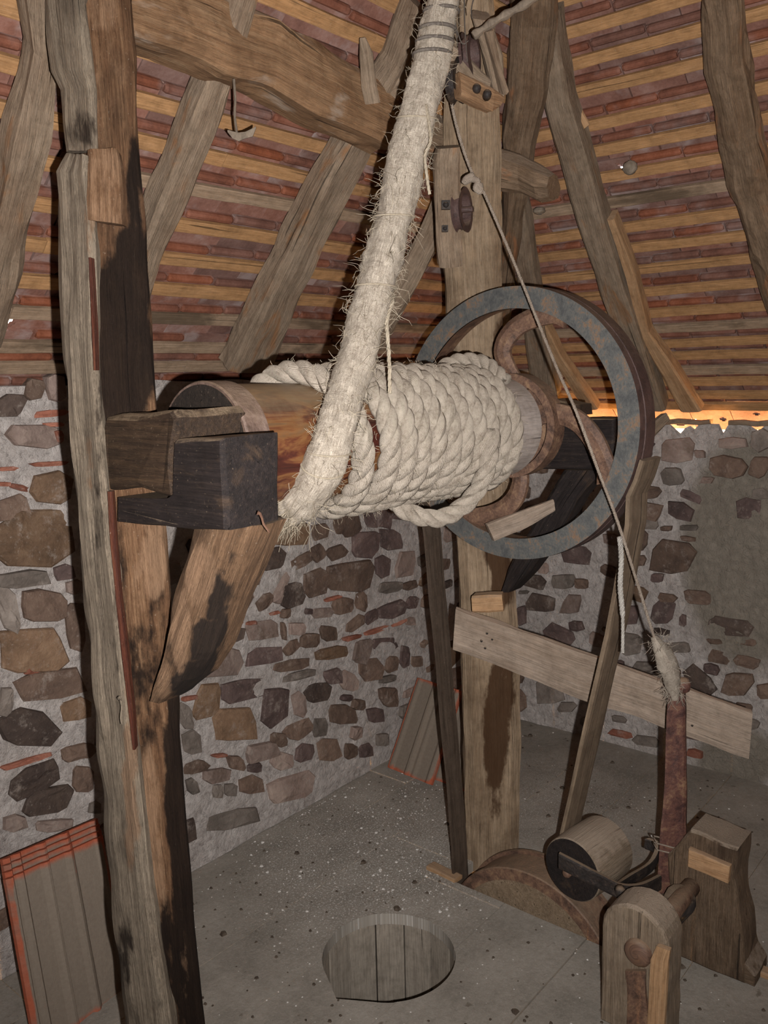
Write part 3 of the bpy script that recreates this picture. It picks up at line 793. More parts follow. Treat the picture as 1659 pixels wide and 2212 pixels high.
mb.add([(-2.0, -2.3, 1.1), (-2.0, 2.8, 1.1), (2.4, 2.8, 5.5), (2.4, -2.3, 5.5)], [(0, 1, 2, 3)])
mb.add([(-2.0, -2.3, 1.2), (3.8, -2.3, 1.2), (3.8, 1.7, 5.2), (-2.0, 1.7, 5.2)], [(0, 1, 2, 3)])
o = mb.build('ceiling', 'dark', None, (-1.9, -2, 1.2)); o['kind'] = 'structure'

# ------------------------------------------------------------------ rafters under the battens
def rafter(F_, rows, depth, mat, label, seed, **kw):
    """rows: (xl,xr,y) pixels on the underside plane of the facet."""
    secs = []
    for (xa, ya), (xb, yb) in rows:
        ha, ua = F_.px(xa, ya, -depth); hb, ub = F_.px(xb, yb, -depth)
        a = F_.p(ha, ua, -depth); b = F_.p(hb, ub, -depth); hw = (b-a)/2
        hw = F_.h*hw.dot(F_.h)
        secs.append(((a+b)/2+F_.n*(depth/2-.001), hw, F_.n*depth/2))
    mb = MB(); loft(mb, secs, seed=seed, **kw)
    base = min((Vector(v) for v in mb.v), key=lambda v: v.z)
    return tag(mb.build('rafter', mat, None, base), label, 'rafter')
rafter(FL, [((60, 0), (150, 0)), ((78, 130), (142, 130)), ((40, 300), (125, 300)), ((10, 450), (85, 450)), ((-35, 620), (45, 620)), ((-60, 760), (10, 760))], .075, 'rafter', 'pale weathered rafter at the far left, partly hidden by the big post', 1, amp=.005, ch=.2)
rafter(FL, [((520, -20), (570, -20)), ((470, 135), (518, 148)), ((405, 300), (470, 300)), ((352, 430), (415, 430)), ((300, 560), (358, 560)), ((250, 700), (310, 700)), ((225, 790), (290, 790))], .075, 'rafter', 'grey dusty rafter just right of the big post, under the brown curved beam', 2, amp=.004, ch=.15)
rafter(FL, [((905, 30), (945, 30)), ((860, 150), (895, 150)), ((770, 290), (830, 300)), ((700, 400), (775, 400)), ((635, 530), (710, 530)), ((570, 660), (650, 660)), ((500, 800), (585, 810))], .08, 'rafter', 'grey dusty rafter ending behind the drum, left of the fibrous rope', 3, amp=.005, ch=.15)
rafter(FR, [((1165, 40), (1200, 40)), ((1168, 130), (1212, 130)), ((1172, 230), (1232, 230)), ((1205, 350), (1268, 350)), ((1250, 500), (1308, 500)), ((1295, 640), (1350, 640)), ((1340, 760), (1392, 760)), ((1382, 888), (1435, 888))], .075, 'rafter', 'long straight grey rafter running down behind the right of the big wheel', 4, amp=.003, ch=.12)
rafter(FR, [((1496, -60), (1590, -60)), ((1511, 60), (1600, 60)), ((1515, 160), (1606, 160)), ((1540, 240), (1618, 240)), ((1556, 330), (1636, 330)), ((1572, 430), (1660, 430)), ((1610, 540), (1692, 540)), ((1640, 640), (1720, 640)), ((1690, 780), (1770, 780)), ((1730, 880), (1800, 880))], .085, 'logwood', 'wavy rough log rafter at the far right of the roof', 5, amp=.010, ch=.25)
rafter(FR, [((1098, 430), (1130, 430)), ((1110, 560), (1150, 560)), ((1128, 700), (1172, 700)), ((1150, 862), (1203, 862))], .06, 'rafter', 'short grey rafter seen through the wheel spokes behind the centre post', 6, amp=.003)
rafter(FR, [((1310, 475), (1326, 475)), ((1350, 600), (1372, 600)), ((1378, 720), (1402, 720)), ((1415, 790), (1452, 790)), ((1470, 890), (1515, 890))], .05, 'bright', 'slim fresh pine jack rafter beside the long grey rafter', 7, amp=.002)
rafter(FR, [((1150, 690), (1172, 690)), ((1190, 770), (1212, 770)), ((1258, 885), (1290, 885))], .045, 'bright', 'slim pine jack rafter seen inside the wheel at the eaves', 8, amp=.002)

# ------------------------------------------------------------------ purlin, hip rafter and other frame timbers
mb = MB()
loft(mb, pxsecs([((215, -115), (215, 45), 1.55), ((290, -90), (290, 68), 1.62), ((400, -48), (400, 106), 1.73), ((500, -8), (500, 157), 1.83), ((600, 32), (600, 188), 1.94), ((700, 92), (700, 246), 2.05), ((790, 150), (790, 284), 2.16), ((862, 186), (862, 318), 2.25)], .11), amp=.006, ch=.12, seed=9)
blobs(mb, [(700, 100, 90, 25, .5), (420, 20, 100, 20, .4)], 'st')
tag(mb.build('purlin', 'purlin', None, V(500, 80, 1.85)), 'brown curved purlin beam crossing the top left between post and rope', 'beam')
ptimber('wood_wedge', [((776, 82), (790, 80), 2.10), ((776, 120), (806, 112), 2.10), ((782, 190), (815, 186), 2.12), ((790, 226), (822, 222), 2.14)], .03, 'rafter', 'small grey wooden wedge standing against the curved purlin', 'wedge', amp=.002)
ptimber('loose_board', [((600, -10), (700, -30), 2.12), ((612, 40), (690, 20), 2.14), ((680, 90), (720, 55), 2.2), ((748, 138), (772, 112), 2.28)], .02, 'rafter', 'thin grey broken board lying on top of the curved purlin', 'board', amp=.003)
def roofD(x, y): return min((F_.p(*F_.px(x, y)) - CAM).dot(fh) for F_ in (FL, FR))
ptimber('hip_rafter', [((a, y), (b, y), roofD((a+b)/2, y)-.14) for a, b, y in ((1108, 1215, -60), (1105, 1206, 60), (1100, 1190, 200), (1090, 1160, 310), (1090, 1140, 430), (1080, 1120, 560), (1060, 1105, 700))], .09, 'logwood', 'heavy brown hip rafter rising behind the centre post to the top', 'rafter', amp=.006, ch=.2, seed=3)
ptimber('tie_log', [((1075, 312), (1070, 400), 2.42), ((1120, 330), (1115, 410), 2.40), ((1160, 350), (1150, 425), 2.37), ((1190, 370), (1178, 418), 2.35)], .09, 'logwood', 'rounded log tie end sticking out to the right of the centre post', 'log', amp=.005, ch=.3, seed=4)
ptimber('tie_log', [((835, 195), (830, 290), 2.28), ((880, 215), (880, 305), 2.32), ((930, 232), (930, 322), 2.36), ((985, 250), (985, 340), 2.40)], .09, 'logwood', 'log tie running behind the fibrous rope to the centre post', 'log', amp=.004, ch=.3, seed=5)
ptimber('brace', [((938, 420), (985, 440), 2.62), ((905, 500), (940, 540), 2.64), ((858, 590), (900, 620), 2.66), ((830, 650), (845, 700), 2.7), ((800, 720), (812, 760), 2.75)], .05, 'rafter', 'pale diagonal brace descending left from the centre post behind the rope', 'brace', amp=.003, seed=6)
ptimber('wood_scrap', [((1232, 188), (1240, 200), 2.6), ((1255, 232), (1245, 240), 2.6), ((1275, 268), (1262, 278), 2.6)], .008, 'bright', 'small light wood splinter beside the long grey rafter', 'splinter', amp=.001)

# ------------------------------------------------------------------ big left post
DP = 1.53
post = thing('post', V(370, 2360, DP), 'massive old oak post in the left foreground, stained brown and black', 'post')
fr = [(190, 295, -60), (168, 291, 0), (178, 296, 90), (192, 300, 200), (198, 310, 330), (200, 318, 470), (202, 326, 600), (206, 336, 780), (212, 344, 900), (228, 356, 1050), (244, 366, 1180), (258, 376, 1320), (276, 388, 1500), (296, 402, 1700), (318, 418, 1900), (340, 434, 2080), (362, 448, 2240), (384, 462, 2420)]
secs = []
for (a, b, y) in fr:
    A, B = V(a, y, DP-.02), V(b, y, DP+.03); d = Vector((0.25, .97, 0))
    secs.append(((A+B)/2+d*.07, (B-A)/2, d*.07))
mb = MB(); loft(mb, secs, step=.012, ch=.08, amp=.004, nseg=7, seed=1, flute=.0015)
blobs(mb, [(265, 640, 60, 95, 1.0), (265, 780, 75, 130, 1.1), (290, 400, 20, 110, .8), (290, 540, 40, 60, .8), (240, 520, 45, 25, .35), (380, 1650, 22, 240, 1.1), (395, 1950, 26, 260, 1.0), (420, 2150, 24, 160, 1.0),
           (255, 1300, 22, 200, .55), (300, 1450, 40, 120, .55), (330, 1600, 35, 90, .5), (345, 2050, 25, 120, .8), (380, 2170, 25, 110, .6), (240, 905, 60, 60, .9), (340, 1300, 20, 220, .5)])
blobs(mb, [(225, 420, 40, 55, .75), (330, 1215, 30, 80, .8), (335, 1120, 28, 60, .6), (300, 1250, 24, 120, .4), (322, 1740, 24, 130, .75), (335, 1900, 26, 100, .7), (240, 150, 45, 130, .3), (215, 20, 40, 50, .6), (400, 2100, 12, 90, .4)], 'lt')
mb.build('post_core', 'postbrown', post)
# grey sapwood flank, with its broken step at the top
gl = [(94, 196, -60), (92, 180, 0), (97, 190, 90), (104, 196, 150), (125, 202, 190), (133, 204, 260), (145, 206, 326)]
secs = []
for (a, b, y) in gl:
    A, B = V(a, y, DP+.03), V(b, y, DP-.03); d = Vector((.75, .6, 0)).normalized(); secs.append(((A+B)/2+d*.035, (B-A)/2, d*.035))
mb = MB(); loft(mb, secs, step=.015, ch=.15, amp=.004, nseg=4, seed=2, flute=.003)
blobs(mb, [(175, 280, 40, 45, .55)]); mb.build('weathered_flank', 'postgrey', post)
gl = [(142, 184, 332), (117, 188, 372), (119, 200, 470), (124, 204, 620), (131, 207, 760), (142, 212, 880), (154, 222, 1010), (168, 238, 1180), (178, 254, 1300), (194, 272, 1480), (212, 298, 1700), (230, 318, 1880), (246, 338, 2040), (266, 366, 2220), (286, 392, 2420)]
secs = []
for (a, b, y) in gl:
    A, B = V(a, y, DP+.03), V(b, y, DP-.045); d = Vector((.75, .6, 0)).normalized(); secs.append(((A+B)/2+d*.045, (B-A)/2, d*.045))
mb = MB(); loft(mb, secs, step=.015, ch=.15, amp=.005, nseg=5, seed=3, flute=.004)
blobs(mb, [(215, 1000, 16, 260, .45), (250, 1350, 14, 160, .4), (270, 2060, 20, 80, .6), (340, 2140, 30, 100, .3)])
blobs(mb, [(196, 470, 12, 100, .6), (192, 1000, 12, 70, .5), (283, 1680, 16, 200, .9)], 'lt')
tag(mb.build('weathered_flank', 'postgrey', post), 'lower grey flank with a sharp notched top')
rs = [((230, 1062), (242, 1062)), ((238, 1180), (249, 1180)), ((249, 1300), (260, 1300)), ((262, 1420), (275, 1420)), ((276, 1530), (286, 1530)), ((287, 1620), (292, 1620))]
mb = MB(); loft(mb, pxsecs([(a, b, DP-.046) for a, b in rs], .02), step=.02, amp=.0015, seed=5); tag(mb.build('red_streak', 'postred', post), 'reddish orange strip of heartwood')
mb = MB(); loft(mb, pxsecs([((190, 556), (197, 556), DP-.05), ((192, 620), (201, 620), DP-.05), ((196, 700), (204, 700), DP-.05), ((202, 800), (207, 800), DP-.05)], .02), step=.02, amp=.0015, seed=6); mb.build('red_streak', 'postred', post)
mb = MB(); loft(mb, pxsecs([((188, 322), (250, 318), DP-.028), ((187, 345), (255, 345), DP-.033), ((186, 380), (258, 380), DP-.036), ((184, 440), (262, 440), DP-.036), ((184, 474), (264, 484), DP-.036)], .03), step=.012, amp=.002, seed=6)
blobs(mb, [(225, 420, 60, 120, .55)], 'lt'); tag(mb.build('proud_sliver', 'postbrown', post), 'lighter raised patch with a cut lower edge')
mb = MB(); pth = [V(258, 1508, DP-.07)]+[V(258+3*math.sin(i*.7)+i*1.0, 1508+i*7, DP-.068) for i in range(9)]
mb.tube(pth, [.004]+[.0022]*9, 6); mb.build('nail', 'postgrey', post)

# ------------------------------------------------------------------ bearing blocks on the left post
def prism(mb, pts2, x0, x1, bev=.006, amp=.002, seed=0, n=3, vert=False):
    """profile in world y,z extruded along x, gently rounded, gc along y"""
    from math import floor as _f
    k = len(pts2); P = []
    for i in range(k):                                            # resample the outline
        a = Vector(pts2[i]); b = Vector(pts2[(i+1) % k]); m = max(1, int((b-a).length/.02))
        for j in range(m): P.append(a.lerp(b, j/m))
    c = sum(P, Vector((0, 0)))/len(P); k = len(P)
    xs = [x0, x0+bev*.4, x0+bev]+[x0+bev+(x1-x0-2*bev)*j/(n+1) for j in range(1, n+1)]+[x1-bev, x1-bev*.4, x1]
    ins = [bev, bev*.4, 0]+[0]*n+[0, bev*.4, bev]
    vs = []; gs = []
    for x, s_ in zip(xs, ins):
        for q in P:
            d = (c-q); q2 = q+d.normalized()*s_
            dn = amp*noise.noise(Vector((x*12+seed, q.x*14, q.y*14)))*1.8
            q2 = q2-d.normalized()*dn
            vs.append(Vector((x+dn*.7, q2.x, q2.y))); gs.append((x, q2.x, q2.y) if vert else (x, q2.y, q2.x))
    m = len(xs)
    fs = [(i*k+j, i*k+(j+1) % k, (i+1)*k+(j+1) % k, (i+1)*k+j) for i in range(m-1) for j in range(k)]
    fs += [tuple(range(k))[::-1], tuple((m-1)*k+j for j in range(k))]
    mb.add(vs, fs, gs)
def zof(px, py, x=None, y=None):
    return PL(px, py, (1, 0, 0), x).z if x is not None else PL(px, py, (0, 1, 0), y).z
def yz(px, py, x): q = PL(px, py, (1, 0, 0), x); return (q.y, q.z)
XB = .85
b1 = thing('bearing_block', (XB, 1.3, zof(300, 1070, x=XB)), 'curved dark dusty oak bearing block carrying the near end of the drum', 'block')
mb = MB(); prism(mb, [yz(216, 930, XB), yz(224, 902, XB), yz(300, 893, XB), yz(370, 886, XB), yz(380, 902, XB), yz(372, 1076, XB), yz(300, 1060, XB), yz(232, 1058, XB)], XB, XB+.15, .01, .004, 3)
mb.build('block_body', 'sootmid', b1)
b2 = thing('support_beam', (XB, 1.2, zof(300, 1120, x=XB)), 'black squared oak beam end jutting from the left post below the drum end', 'beam')
XC = XB-.005
mb = MB(); prism(mb, [yz(250, 1075, XC), yz(374, 1079, XC), yz(377, 950, XC), yz(430, 946, XC), yz(481, 945, XC), yz(487, 1146, XC), yz(370, 1141, XC), yz(250, 1128, XC)], XC, XC+.118, .007, .002, 8)
mb.build('beam_body', 'blackwood', b2)
mb = MB(); q0 = V(556, 1108, 1.315)
mb.tube([V(556+a, 1108+b, 1.315-.01) for a, b in ((0, 0), (6, 2), (10, 12), (13, 24), (20, 34), (26, 42))], [.004, .0025, .002, .002, .002, .0015], 6); mb.build('root_sprig', 'twig', b2)
# diagonal brace
XD = .87
rows = [((400, 1136), (550, 1136)), ((388, 1180), (532, 1180)), ((368, 1260), (500, 1260)), ((350, 1330), (468, 1340)), ((335, 1400), (440, 1410)), ((322, 1460), (405, 1470)), ((315, 1510), (350, 1515))]
secs = []
for a, b in rows:
    A = PL(a[0], a[1], (1, 0, 0), XD); B = PL(b[0], b[1], (1, 0, 0), XD+.04); secs.append(((A+B)/2+Vector((.045, 0, 0)), (B-A)/2, Vector((.05, .01, 0))))
mb = MB(); loft(mb, secs, step=.015, ch=.2, nseg=6, amp=.004, seed=8, flute=.003)
blobs(mb, [(440, 1400, 30, 60, 1.0), (470, 1320, 22, 80, .95), (500, 1240, 14, 60, .6), (410, 1470, 30, 40, 1.0), (350, 1300, 16, 130, .45), (400, 1480, 40, 25, .9), (370, 1410, 12, 40, .5)])
blobs(mb, [(430, 1240, 36, 70, .75), (390, 1360, 22, 90, .8), (355, 1470, 16, 50, .7), (330, 1400, 14, 60, .5)], 'lt')
tag(mb.build('brace', 'brace', None, PL(330, 1510, (1, 0, 0), XD)), 'curved oak knee brace under the black beam end on the left post', 'brace')

# ------------------------------------------------------------------ drum with its shaft axis, wheel
AX0 = Vector((2.02, 1.235, 1.447)); AXD = Vector((-1, 0, .022)).normalized()
def ax(s_): return AX0+AXD*s_
def cyl_ring(mb, c0, c1, profile, k=64, closed=True):
    """revolve profile (s, r) around axis c0->c1, s measured from c0"""
    T = (c1-c0).normalized(); N = Vector((0, 0, 1)); N = (N-T*N.dot(T)).normalized(); B = T.cross(N)
    m = len(profile); vs = []; gs = []; L = 0; Ls = []
    for i, (s_, r) in enumerate(profile):
        if i: L += math.hypot(s_-profile[i-1][0], r-profile[i-1][1])
        Ls.append(L)
    for j in range(k):
        a = 2*math.pi*j/k
        for i, (s_, r) in enumerate(profile):
            vs.append(c0+T*s_+(N*math.cos(a)+B*math.sin(a))*r); rr = profile[i][1]
            gs.append((math.cos(a)*rr, math.sin(a)*rr, s_))
    rng = m if closed else m-1
    fs = [(j*m+i, ((j+1) % k)*m+i, ((j+1) % k)*m+(i+1) % m, j*m+(i+1) % m) for j in range(k) for i in range(rng)]
    mb.add(vs, fs, gs, False)
def disc_cap(mb, c, T, r, k=48, bump_=0.0):
    N = Vector((0, 0, 1)); N = (N-T*N.dot(T)).normalized(); B = T.cross(N)
    vs = [c]+[c+(N*math.cos(2*math.pi*j/k)+B*math.sin(2*math.pi*j/k))*r for j in range(k)]
    gs = [(0, 0, 0)]+[(math.cos(2*math.pi*j/k)*r, math.sin(2*math.pi*j/k)*r, 0) for j in range(k)]
    mb.add(vs, [(0, 1+j, 1+(j+1) % k) for j in range(k)], gs)
RD = .118; SE = 1.035
drum = thing('winding_drum', ax(.5), 'horizontal wooden winding drum of the sack hoist, red and ochre varnish', 'drum')
mb = MB(); cyl_ring(mb, ax(0), ax(1), [(.045, 0.001), (.045, RD), (.3, RD), (.5, RD), (.7, RD), (.8, RD), (.9, RD), (SE-.004, RD), (SE, RD-.004), (SE, .001)], 72, False); mb.build('drum_barrel', 'drum', drum)
mb = MB(); cyl_ring(mb, ax(0), ax(1), [(SE-.052, RD+.0005), (SE-.052, RD+.0055), (SE-.003, RD+.0055), (SE+.001, RD+.003), (SE+.001, RD-.001)], 72, False); mb.build('iron_band', 'ring', drum)
mb = MB(); disc_cap(mb, ax(SE+.0015), AXD, RD-.001); cyl_ring(mb, ax(SE+.001), ax(SE+1), [(0, .03), (.012, .03), (.012, .02), (.03, .02), (.03, .001)], 24, False); tag(mb.build('end_face', 'endgrain', drum), 'black end grain with stub axle')
mb = MB()
for a in (2.6, 1.0):
    mb = MB(); T = AXD; N = Vector((0, 0, 1)); B = T.cross(N); p = ax(SE-.025)+(N*math.cos(a)+B*math.sin(a))*(RD+.005); nn = (N*math.cos(a)+B*math.sin(a))
    mb.tube([p, p+nn*.003], [.006, .003], 8)
    mb.build('nail_head', 'ring', drum)
mb = MB(); cyl_ring(mb, ax(0), ax(1), [(.048, RD-.01), (.048, RD+.014), (.165, RD+.010), (.165, RD-.01)], 72); tag(mb.build('flange', 'whitewood', drum), 'pale wooden ring at the wheel end')
mb = MB(); T = AXD; N = zz; p = PL(1142, 927, (1, 0, 0), 1.97)
mb.tube([p+Vector((.0, .0, 0)), p+Vector((-.02, -.015, .004)), p+Vector((-.045, -.01, -.006))], [.003, .0025, .001], 6); mb.build('bent_nail', 'iron', drum)
# axle stub through the far bearing
wheel = thing('belt_wheel', AX0, 'large upright rusty iron belt pulley wheel with three curved spokes', 'wheel')
WR = .372; WW = .09; WX0 = -.02   # rim front plane at x = AX0.x+.03
cF = AX0+Vector((.03, .01, 0)); TX = Vector((1, 0, 0))
mb = MB(); cyl_ring(mb, cF, cF+TX, [(0, WR-.058), (0, WR-.003), (.0, WR)], 120, False)
for i in range(len(mb.v)): pass
mb.build('rim_face', 'steel', wheel)
mb = MB(); cyl_ring(mb, cF, cF+TX, [(0, WR), (.026, WR+.002), (.030, WR-.002), (.033, WR+.002), (WW, WR+.002), (WW, WR-.010)], 120, False); tag(mb.build('rim_tread', 'rimouter', wheel), 'purple brown outer tread with a groove')
mb = MB(); cyl_ring(mb, cF, cF+TX, [(.004, WR-.0585), (.05, WR-.052), (WW-.01, WR-.050), (WW, WR-.010)], 120, False); tag(mb.build('rim_inside', 'rust', wheel), 'rust orange inner side of the rim')
mb = MB(); cyl_ring(mb, cF, cF+TX, [(-.012, RD+.002), (-.012, RD+.024), (.045, RD+.024), (.045, .03), (.07, .03)], 72, False); mb.build('hub', 'rust', wheel)
# three S-curved spokes, drawn on the wheel plane
def spoke(path, wd):
    mb = MB(); P3 = []
    for (x, y) in path: P3.append(PL(x, y, (1, 0, 0), cF.x+.025))
    # catmull
    Q = []
    for i in range(len(P3)-1):
        p0 = P3[max(i-1, 0)]; p1 = P3[i]; p2 = P3[i+1]; p3 = P3[min(i+2, len(P3)-1)]
        for j in range(6):
            t = j/6; Q.append(.5*((2*p1)+(p2-p0)*t+(2*p0-5*p1+4*p2-p3)*t*t+(3*p1-p0-3*p2+p3)*t**3))
    Q.append(P3[-1]); n = len(Q); secs = []
    for i, q in enumerate(Q):
        t = (Q[min(i+1, n-1)]-Q[max(i-1, 0)]).normalized(); sd = t.cross(TX).normalized()
        f = i/(n-1); ww = wd[0]+(wd[1]-wd[0])*f+(.018*max(0, 1-(1-f)*6) if f > .8 else 0)+(.012*max(0, 1-f*7))
        secs.append((q, sd*ww/2, TX*(.014)))
    loft(mb, secs, step=.02, ch=.3, amp=.0015, nseg=2, seed=len(path))
    mb.build('spoke', 'rust', wheel)
spoke([(1128, 850), (1100, 800), (1086, 756), (1108, 715), (1145, 690), (1195, 676), (1225, 678)], (.046, .056))
spoke([(1140, 915), (1180, 893), (1235, 902), (1278, 942), (1306, 1000), (1318, 1040)], (.052, .056))
spoke([(1118, 985), (1124, 1040), (1106, 1085), (1060, 1112), (1000, 1118), (962, 1108)], (.046, .060))

# ------------------------------------------------------------------ rope on the drum
def rope_path():
    P = []; step = .10
    th = -2*math.pi+math.pi*1.35; s_ = .865        # the first turn emerges over the top at the left
    r0 = RD+.0225
    k_ = 0
    while s_ > .185:
        pit = .0530/(2*math.pi)*step
        if th > 0: pass
        j = .010*noise.noise(Vector((th*.35, 2, 3)))
        extra = 0
        c = ax(s_+j); P.append(c+(Vector((0, -math.cos(th), math.sin(th))))*(r0+.003*noise.noise(Vector((th*.6, 7, 1)))))
        f = 2.9 if k_ < 62 else 1.0
        s_ -= pit*f; th -= step; k_ += 1
    return P
def twisted(mb, P, R, k=8, pitch=.11, strands=3, g0=0, sr=.56):
    n = len(P); T = [(P[min(i+1, n-1)]-P[max(i-1, 0)]).normalized() for i in range(n)]
    N = T[0].orthogonal().normalized(); L = 0; fr_ = []
    for i in range(n):
        if i: L += (P[i]-P[i-1]).length
        N = (N-T[i]*N.dot(T[i])).normalized(); fr_.append((N.copy(), T[i].cross(N), L))
    for q in range(strands):
        pts = []
        for i in range(n):
            Nn, B, L = fr_[i]; a = 2*math.pi*(L/pitch+q/strands)
            Rr = R[i] if hasattr(R, '__len__') else R
            pts.append(P[i]+(Nn*math.cos(a)+B*math.sin(a))*Rr*.40)
        rr = [(R[i] if hasattr(R, '__len__') else R)*sr for i in range(n)]
        mb.tube(pts, rr, k, g0=g0+q*.31)
def resample(P, step):
    out = [P[0]]; acc = 0
    for a, b in zip(P[:-1], P[1:]):
        L = (b-a).length; t = step-acc
        while t < L: out.append(a.lerp(b, t/L)); t += step
        acc = (acc+L) % step
    out.append(P[-1]); return out
def smooth_path(pts, n=8):
    Q = []
    for i in range(len(pts)-1):
        p0 = pts[max(i-1, 0)]; p1 = pts[i]; p2 = pts[i+1]; p3 = pts[min(i+2, len(pts)-1)]
        for j in range(n):
            t = j/n; Q.append(.5*((2*p1)+(p2-p0)*t+(2*p0-5*p1+4*p2-p3)*t*t+(3*p1-p0-3*p2+p3)*t**3))
    Q.append(pts[-1]); return Q
coil = thing('hoist_rope', ax(.4), 'thick cream hemp rope wound tightly around the wooden drum', 'rope')
P = rope_path(); P = resample(P, .010)
mb = MB(); twisted(mb, P, [.0262-.002*abs(math.sin(i*.013)) for i in range(len(P))], pitch=.115, sr=.60); mb.build('rope_coil', 'rope', coil)
# second, irregular layer at the top right and the sagging loose loop
lp = smooth_path([V(1060, 930, 1.98), V(1052, 1010, 1.97), V(1015, 1080, 1.97), V(955, 1118, 1.95), V(895, 1112, 1.93), V(850, 1080, 1.93), V(835, 1030, 1.95)])
mb = MB(); twisted(mb, resample(lp, .008), .0235, pitch=.125); tag(mb.build('loose_loop', 'rope', coil), 'slack turn sagging below the drum')
lp = smooth_path([ax(.18)+Vector((0, -.10, .12)), ax(.165)+Vector((0, -.03, .165)), ax(.18)+Vector((0, .05, .168)), ax(.21)+Vector((0, .12, .12))])
mb = MB(); twisted(mb, resample(lp, .008), .024, pitch=.10); mb.build('rope_end', 'rope', coil)

# fuzzy sleeve of hemp fibre rising to the roof
bpts = []
def bp(th, r, s_): return ax(s_)+Vector((0, -math.cos(th), math.sin(th)))*r
seq = [(V(975, -120, 1.80)), V(958, 0, 1.80), V(937, 100, 1.79), V(915, 205, 1.78), V(882, 330, 1.77), V(855, 450, 1.76), V(828, 560, 1.74), V(795, 680, 1.71), V(766, 780, 1.67), V(744, 860, 1.63), V(722, 935, 1.59), V(702, 1000, 1.58), V(668, 1058, 1.60), V(628, 1092, 1.64)]
seq += [bp(-2.1, .146, .862), bp(-2.6, .143, .855), bp(-math.pi, .140, .84)]
bpth = resample(smooth_path(seq, 10), .006)
def brad(i):
    y = proj(bpth[i])[1]; f = i/len(bpth)
    return (.031+.006*min(1, max(0, (y-0)/200))) if f < .88 else .037-.014*(f-.88)/.12
br = [brad(i) for i in range(len(bpth))]
bun = thing('rope_sleeve', bpth[-1], 'thick frayed hemp rope wrapped in ties, rising from the drum to the roof', 'rope')
def rf(i, a, L):
    v = 1+.045*math.sin(L*230+3*math.sin(L*9)+a)*max(0, noise.noise(Vector((L*9, 3, 1)))*2.5)
    v += .18*noise.noise(Vector((math.cos(a)*1.3, math.sin(a)*1.3, L*14)))+.09*noise.noise(Vector((math.cos(a)*3, math.sin(a)*3, L*60)))
    return v
mb = MB(); mb.tube(bpth, br, 26, rfun=rf); mb.build('sleeve', 'bundle', bun)
# wrapped ties (dark string rounds near the top, pale ones low)
def frame_at(P, i):
    T = (P[min(i+1, len(P)-1)]-P[max(i-1, 0)]).normalized(); N = T.orthogonal().normalized(); return T, N, T.cross(N)
def ring_tie(yt, mat, rr=.0024, tilt=.25, mul=1.04):
    i = min(range(int(len(bpth)*.8)), key=lambda q: abs(proj(bpth[q])[1]-yt)); T, N, B = frame_at(bpth, i); c = bpth[i]
    tv = (N*.6+B*.8).normalized(); mb = MB(); k = 28; pts = []
    for j in range(k+1):
        a = 2*math.pi*j/k; d = N*math.cos(a)+B*math.sin(a); pts.append(c+d*br[i]*mul+T*(d.dot(tv))*br[i]*tilt)
    mb.tube(pts, rr, 6, cap=False); mb.build('tie', mat, bun)
for yt in (22, 66, 92, 120): ring_tie(yt, 'tie', .0032, .3)
for yt in (255, 470, 620, 975, 1010): ring_tie(yt, 'fibre', .0018, .35, 1.07)
def hairs(mb, P, R, n, l0, l1, r=.0006, rr=random.Random(2), lo=0.0, hi=1.0, curl=1.0):
    for q in range(n):
        i = int(rr.uniform(lo, hi)*(len(P)-2))+1; T, N, B = frame_at(P, i); a = rr.uniform(0, 2*math.pi); d = N*math.cos(a)+B*math.sin(a)
        Rr = R[i] if hasattr(R, '__len__') else R; p = P[i]+d*Rr*.95
        L = rr.uniform(l0, l1); v = (d*rr.uniform(.05, .75)+T*rr.uniform(-1, 1)+Vector((rr.uniform(-.4, .4), rr.uniform(-.4, .4), rr.uniform(-.5, .2)))).normalized()
        pts = [p]; m = 5
        for j in range(m):
            v = (v+Vector((rr.uniform(-1, 1), rr.uniform(-1, 1), rr.uniform(-1, .8)))*.38*curl).normalized(); p = p+v*L/m; pts.append(p)
        mb.tube(pts, [r*1.0]*m+[r*.3], 3, cap=False, smooth=False)
mb = MB(); hairs(mb, bpth, br, 1700,   .010, .034, .00036, hi=.97, lo=.05, curl=1.5); hairs(mb, bpth, br, 380, .02, .07, .00045, lo=.3, hi=.97, curl=1.5)
tag(mb.build('loose_fibre', 'fibre', bun), 'stray hemp hairs all over the sleeve', None, None, 'stuff')
hb = bpth[min(range(len(bpth)), key=lambda q: (Vector(proj(bpth[q])[:2])-Vector((630, 1092))).length)]
mb = MB(); rr_ = random.Random(9)
for q in range(260):
    p = hb+Vector((rr_.uniform(-.05, .04), rr_.uniform(-.04, .04), rr_.uniform(-.03, .03))); v = Vector((-.5*rt.x-.2, -.5*rt.y, -.75))+Vector((rr_.uniform(-.6, .6), rr_.uniform(-.6, .6), rr_.uniform(-.5, .6))); v.normalize()
    L = rr_.uniform(.025, .075); pts = [p]
    for j in range(4): v = (v+Vector((rr_.uniform(-1, 1), rr_.uniform(-1, 1), rr_.uniform(-1, 1)))*.25).normalized(); p = p+v*L/4; pts.append(p)
    mb.tube(pts, .0006, 3, cap=False, smooth=False)
tag(mb.build('frayed_tuft', 'fibre', bun), 'frayed tuft under the drum', None, None, 'stuff')
mb = MB(); hairs(mb, P, .026, 2600, .006, .022, .0004, curl=1.6); tag(mb.build('loose_fibre', 'fibre', coil), None, None, None, 'stuff')
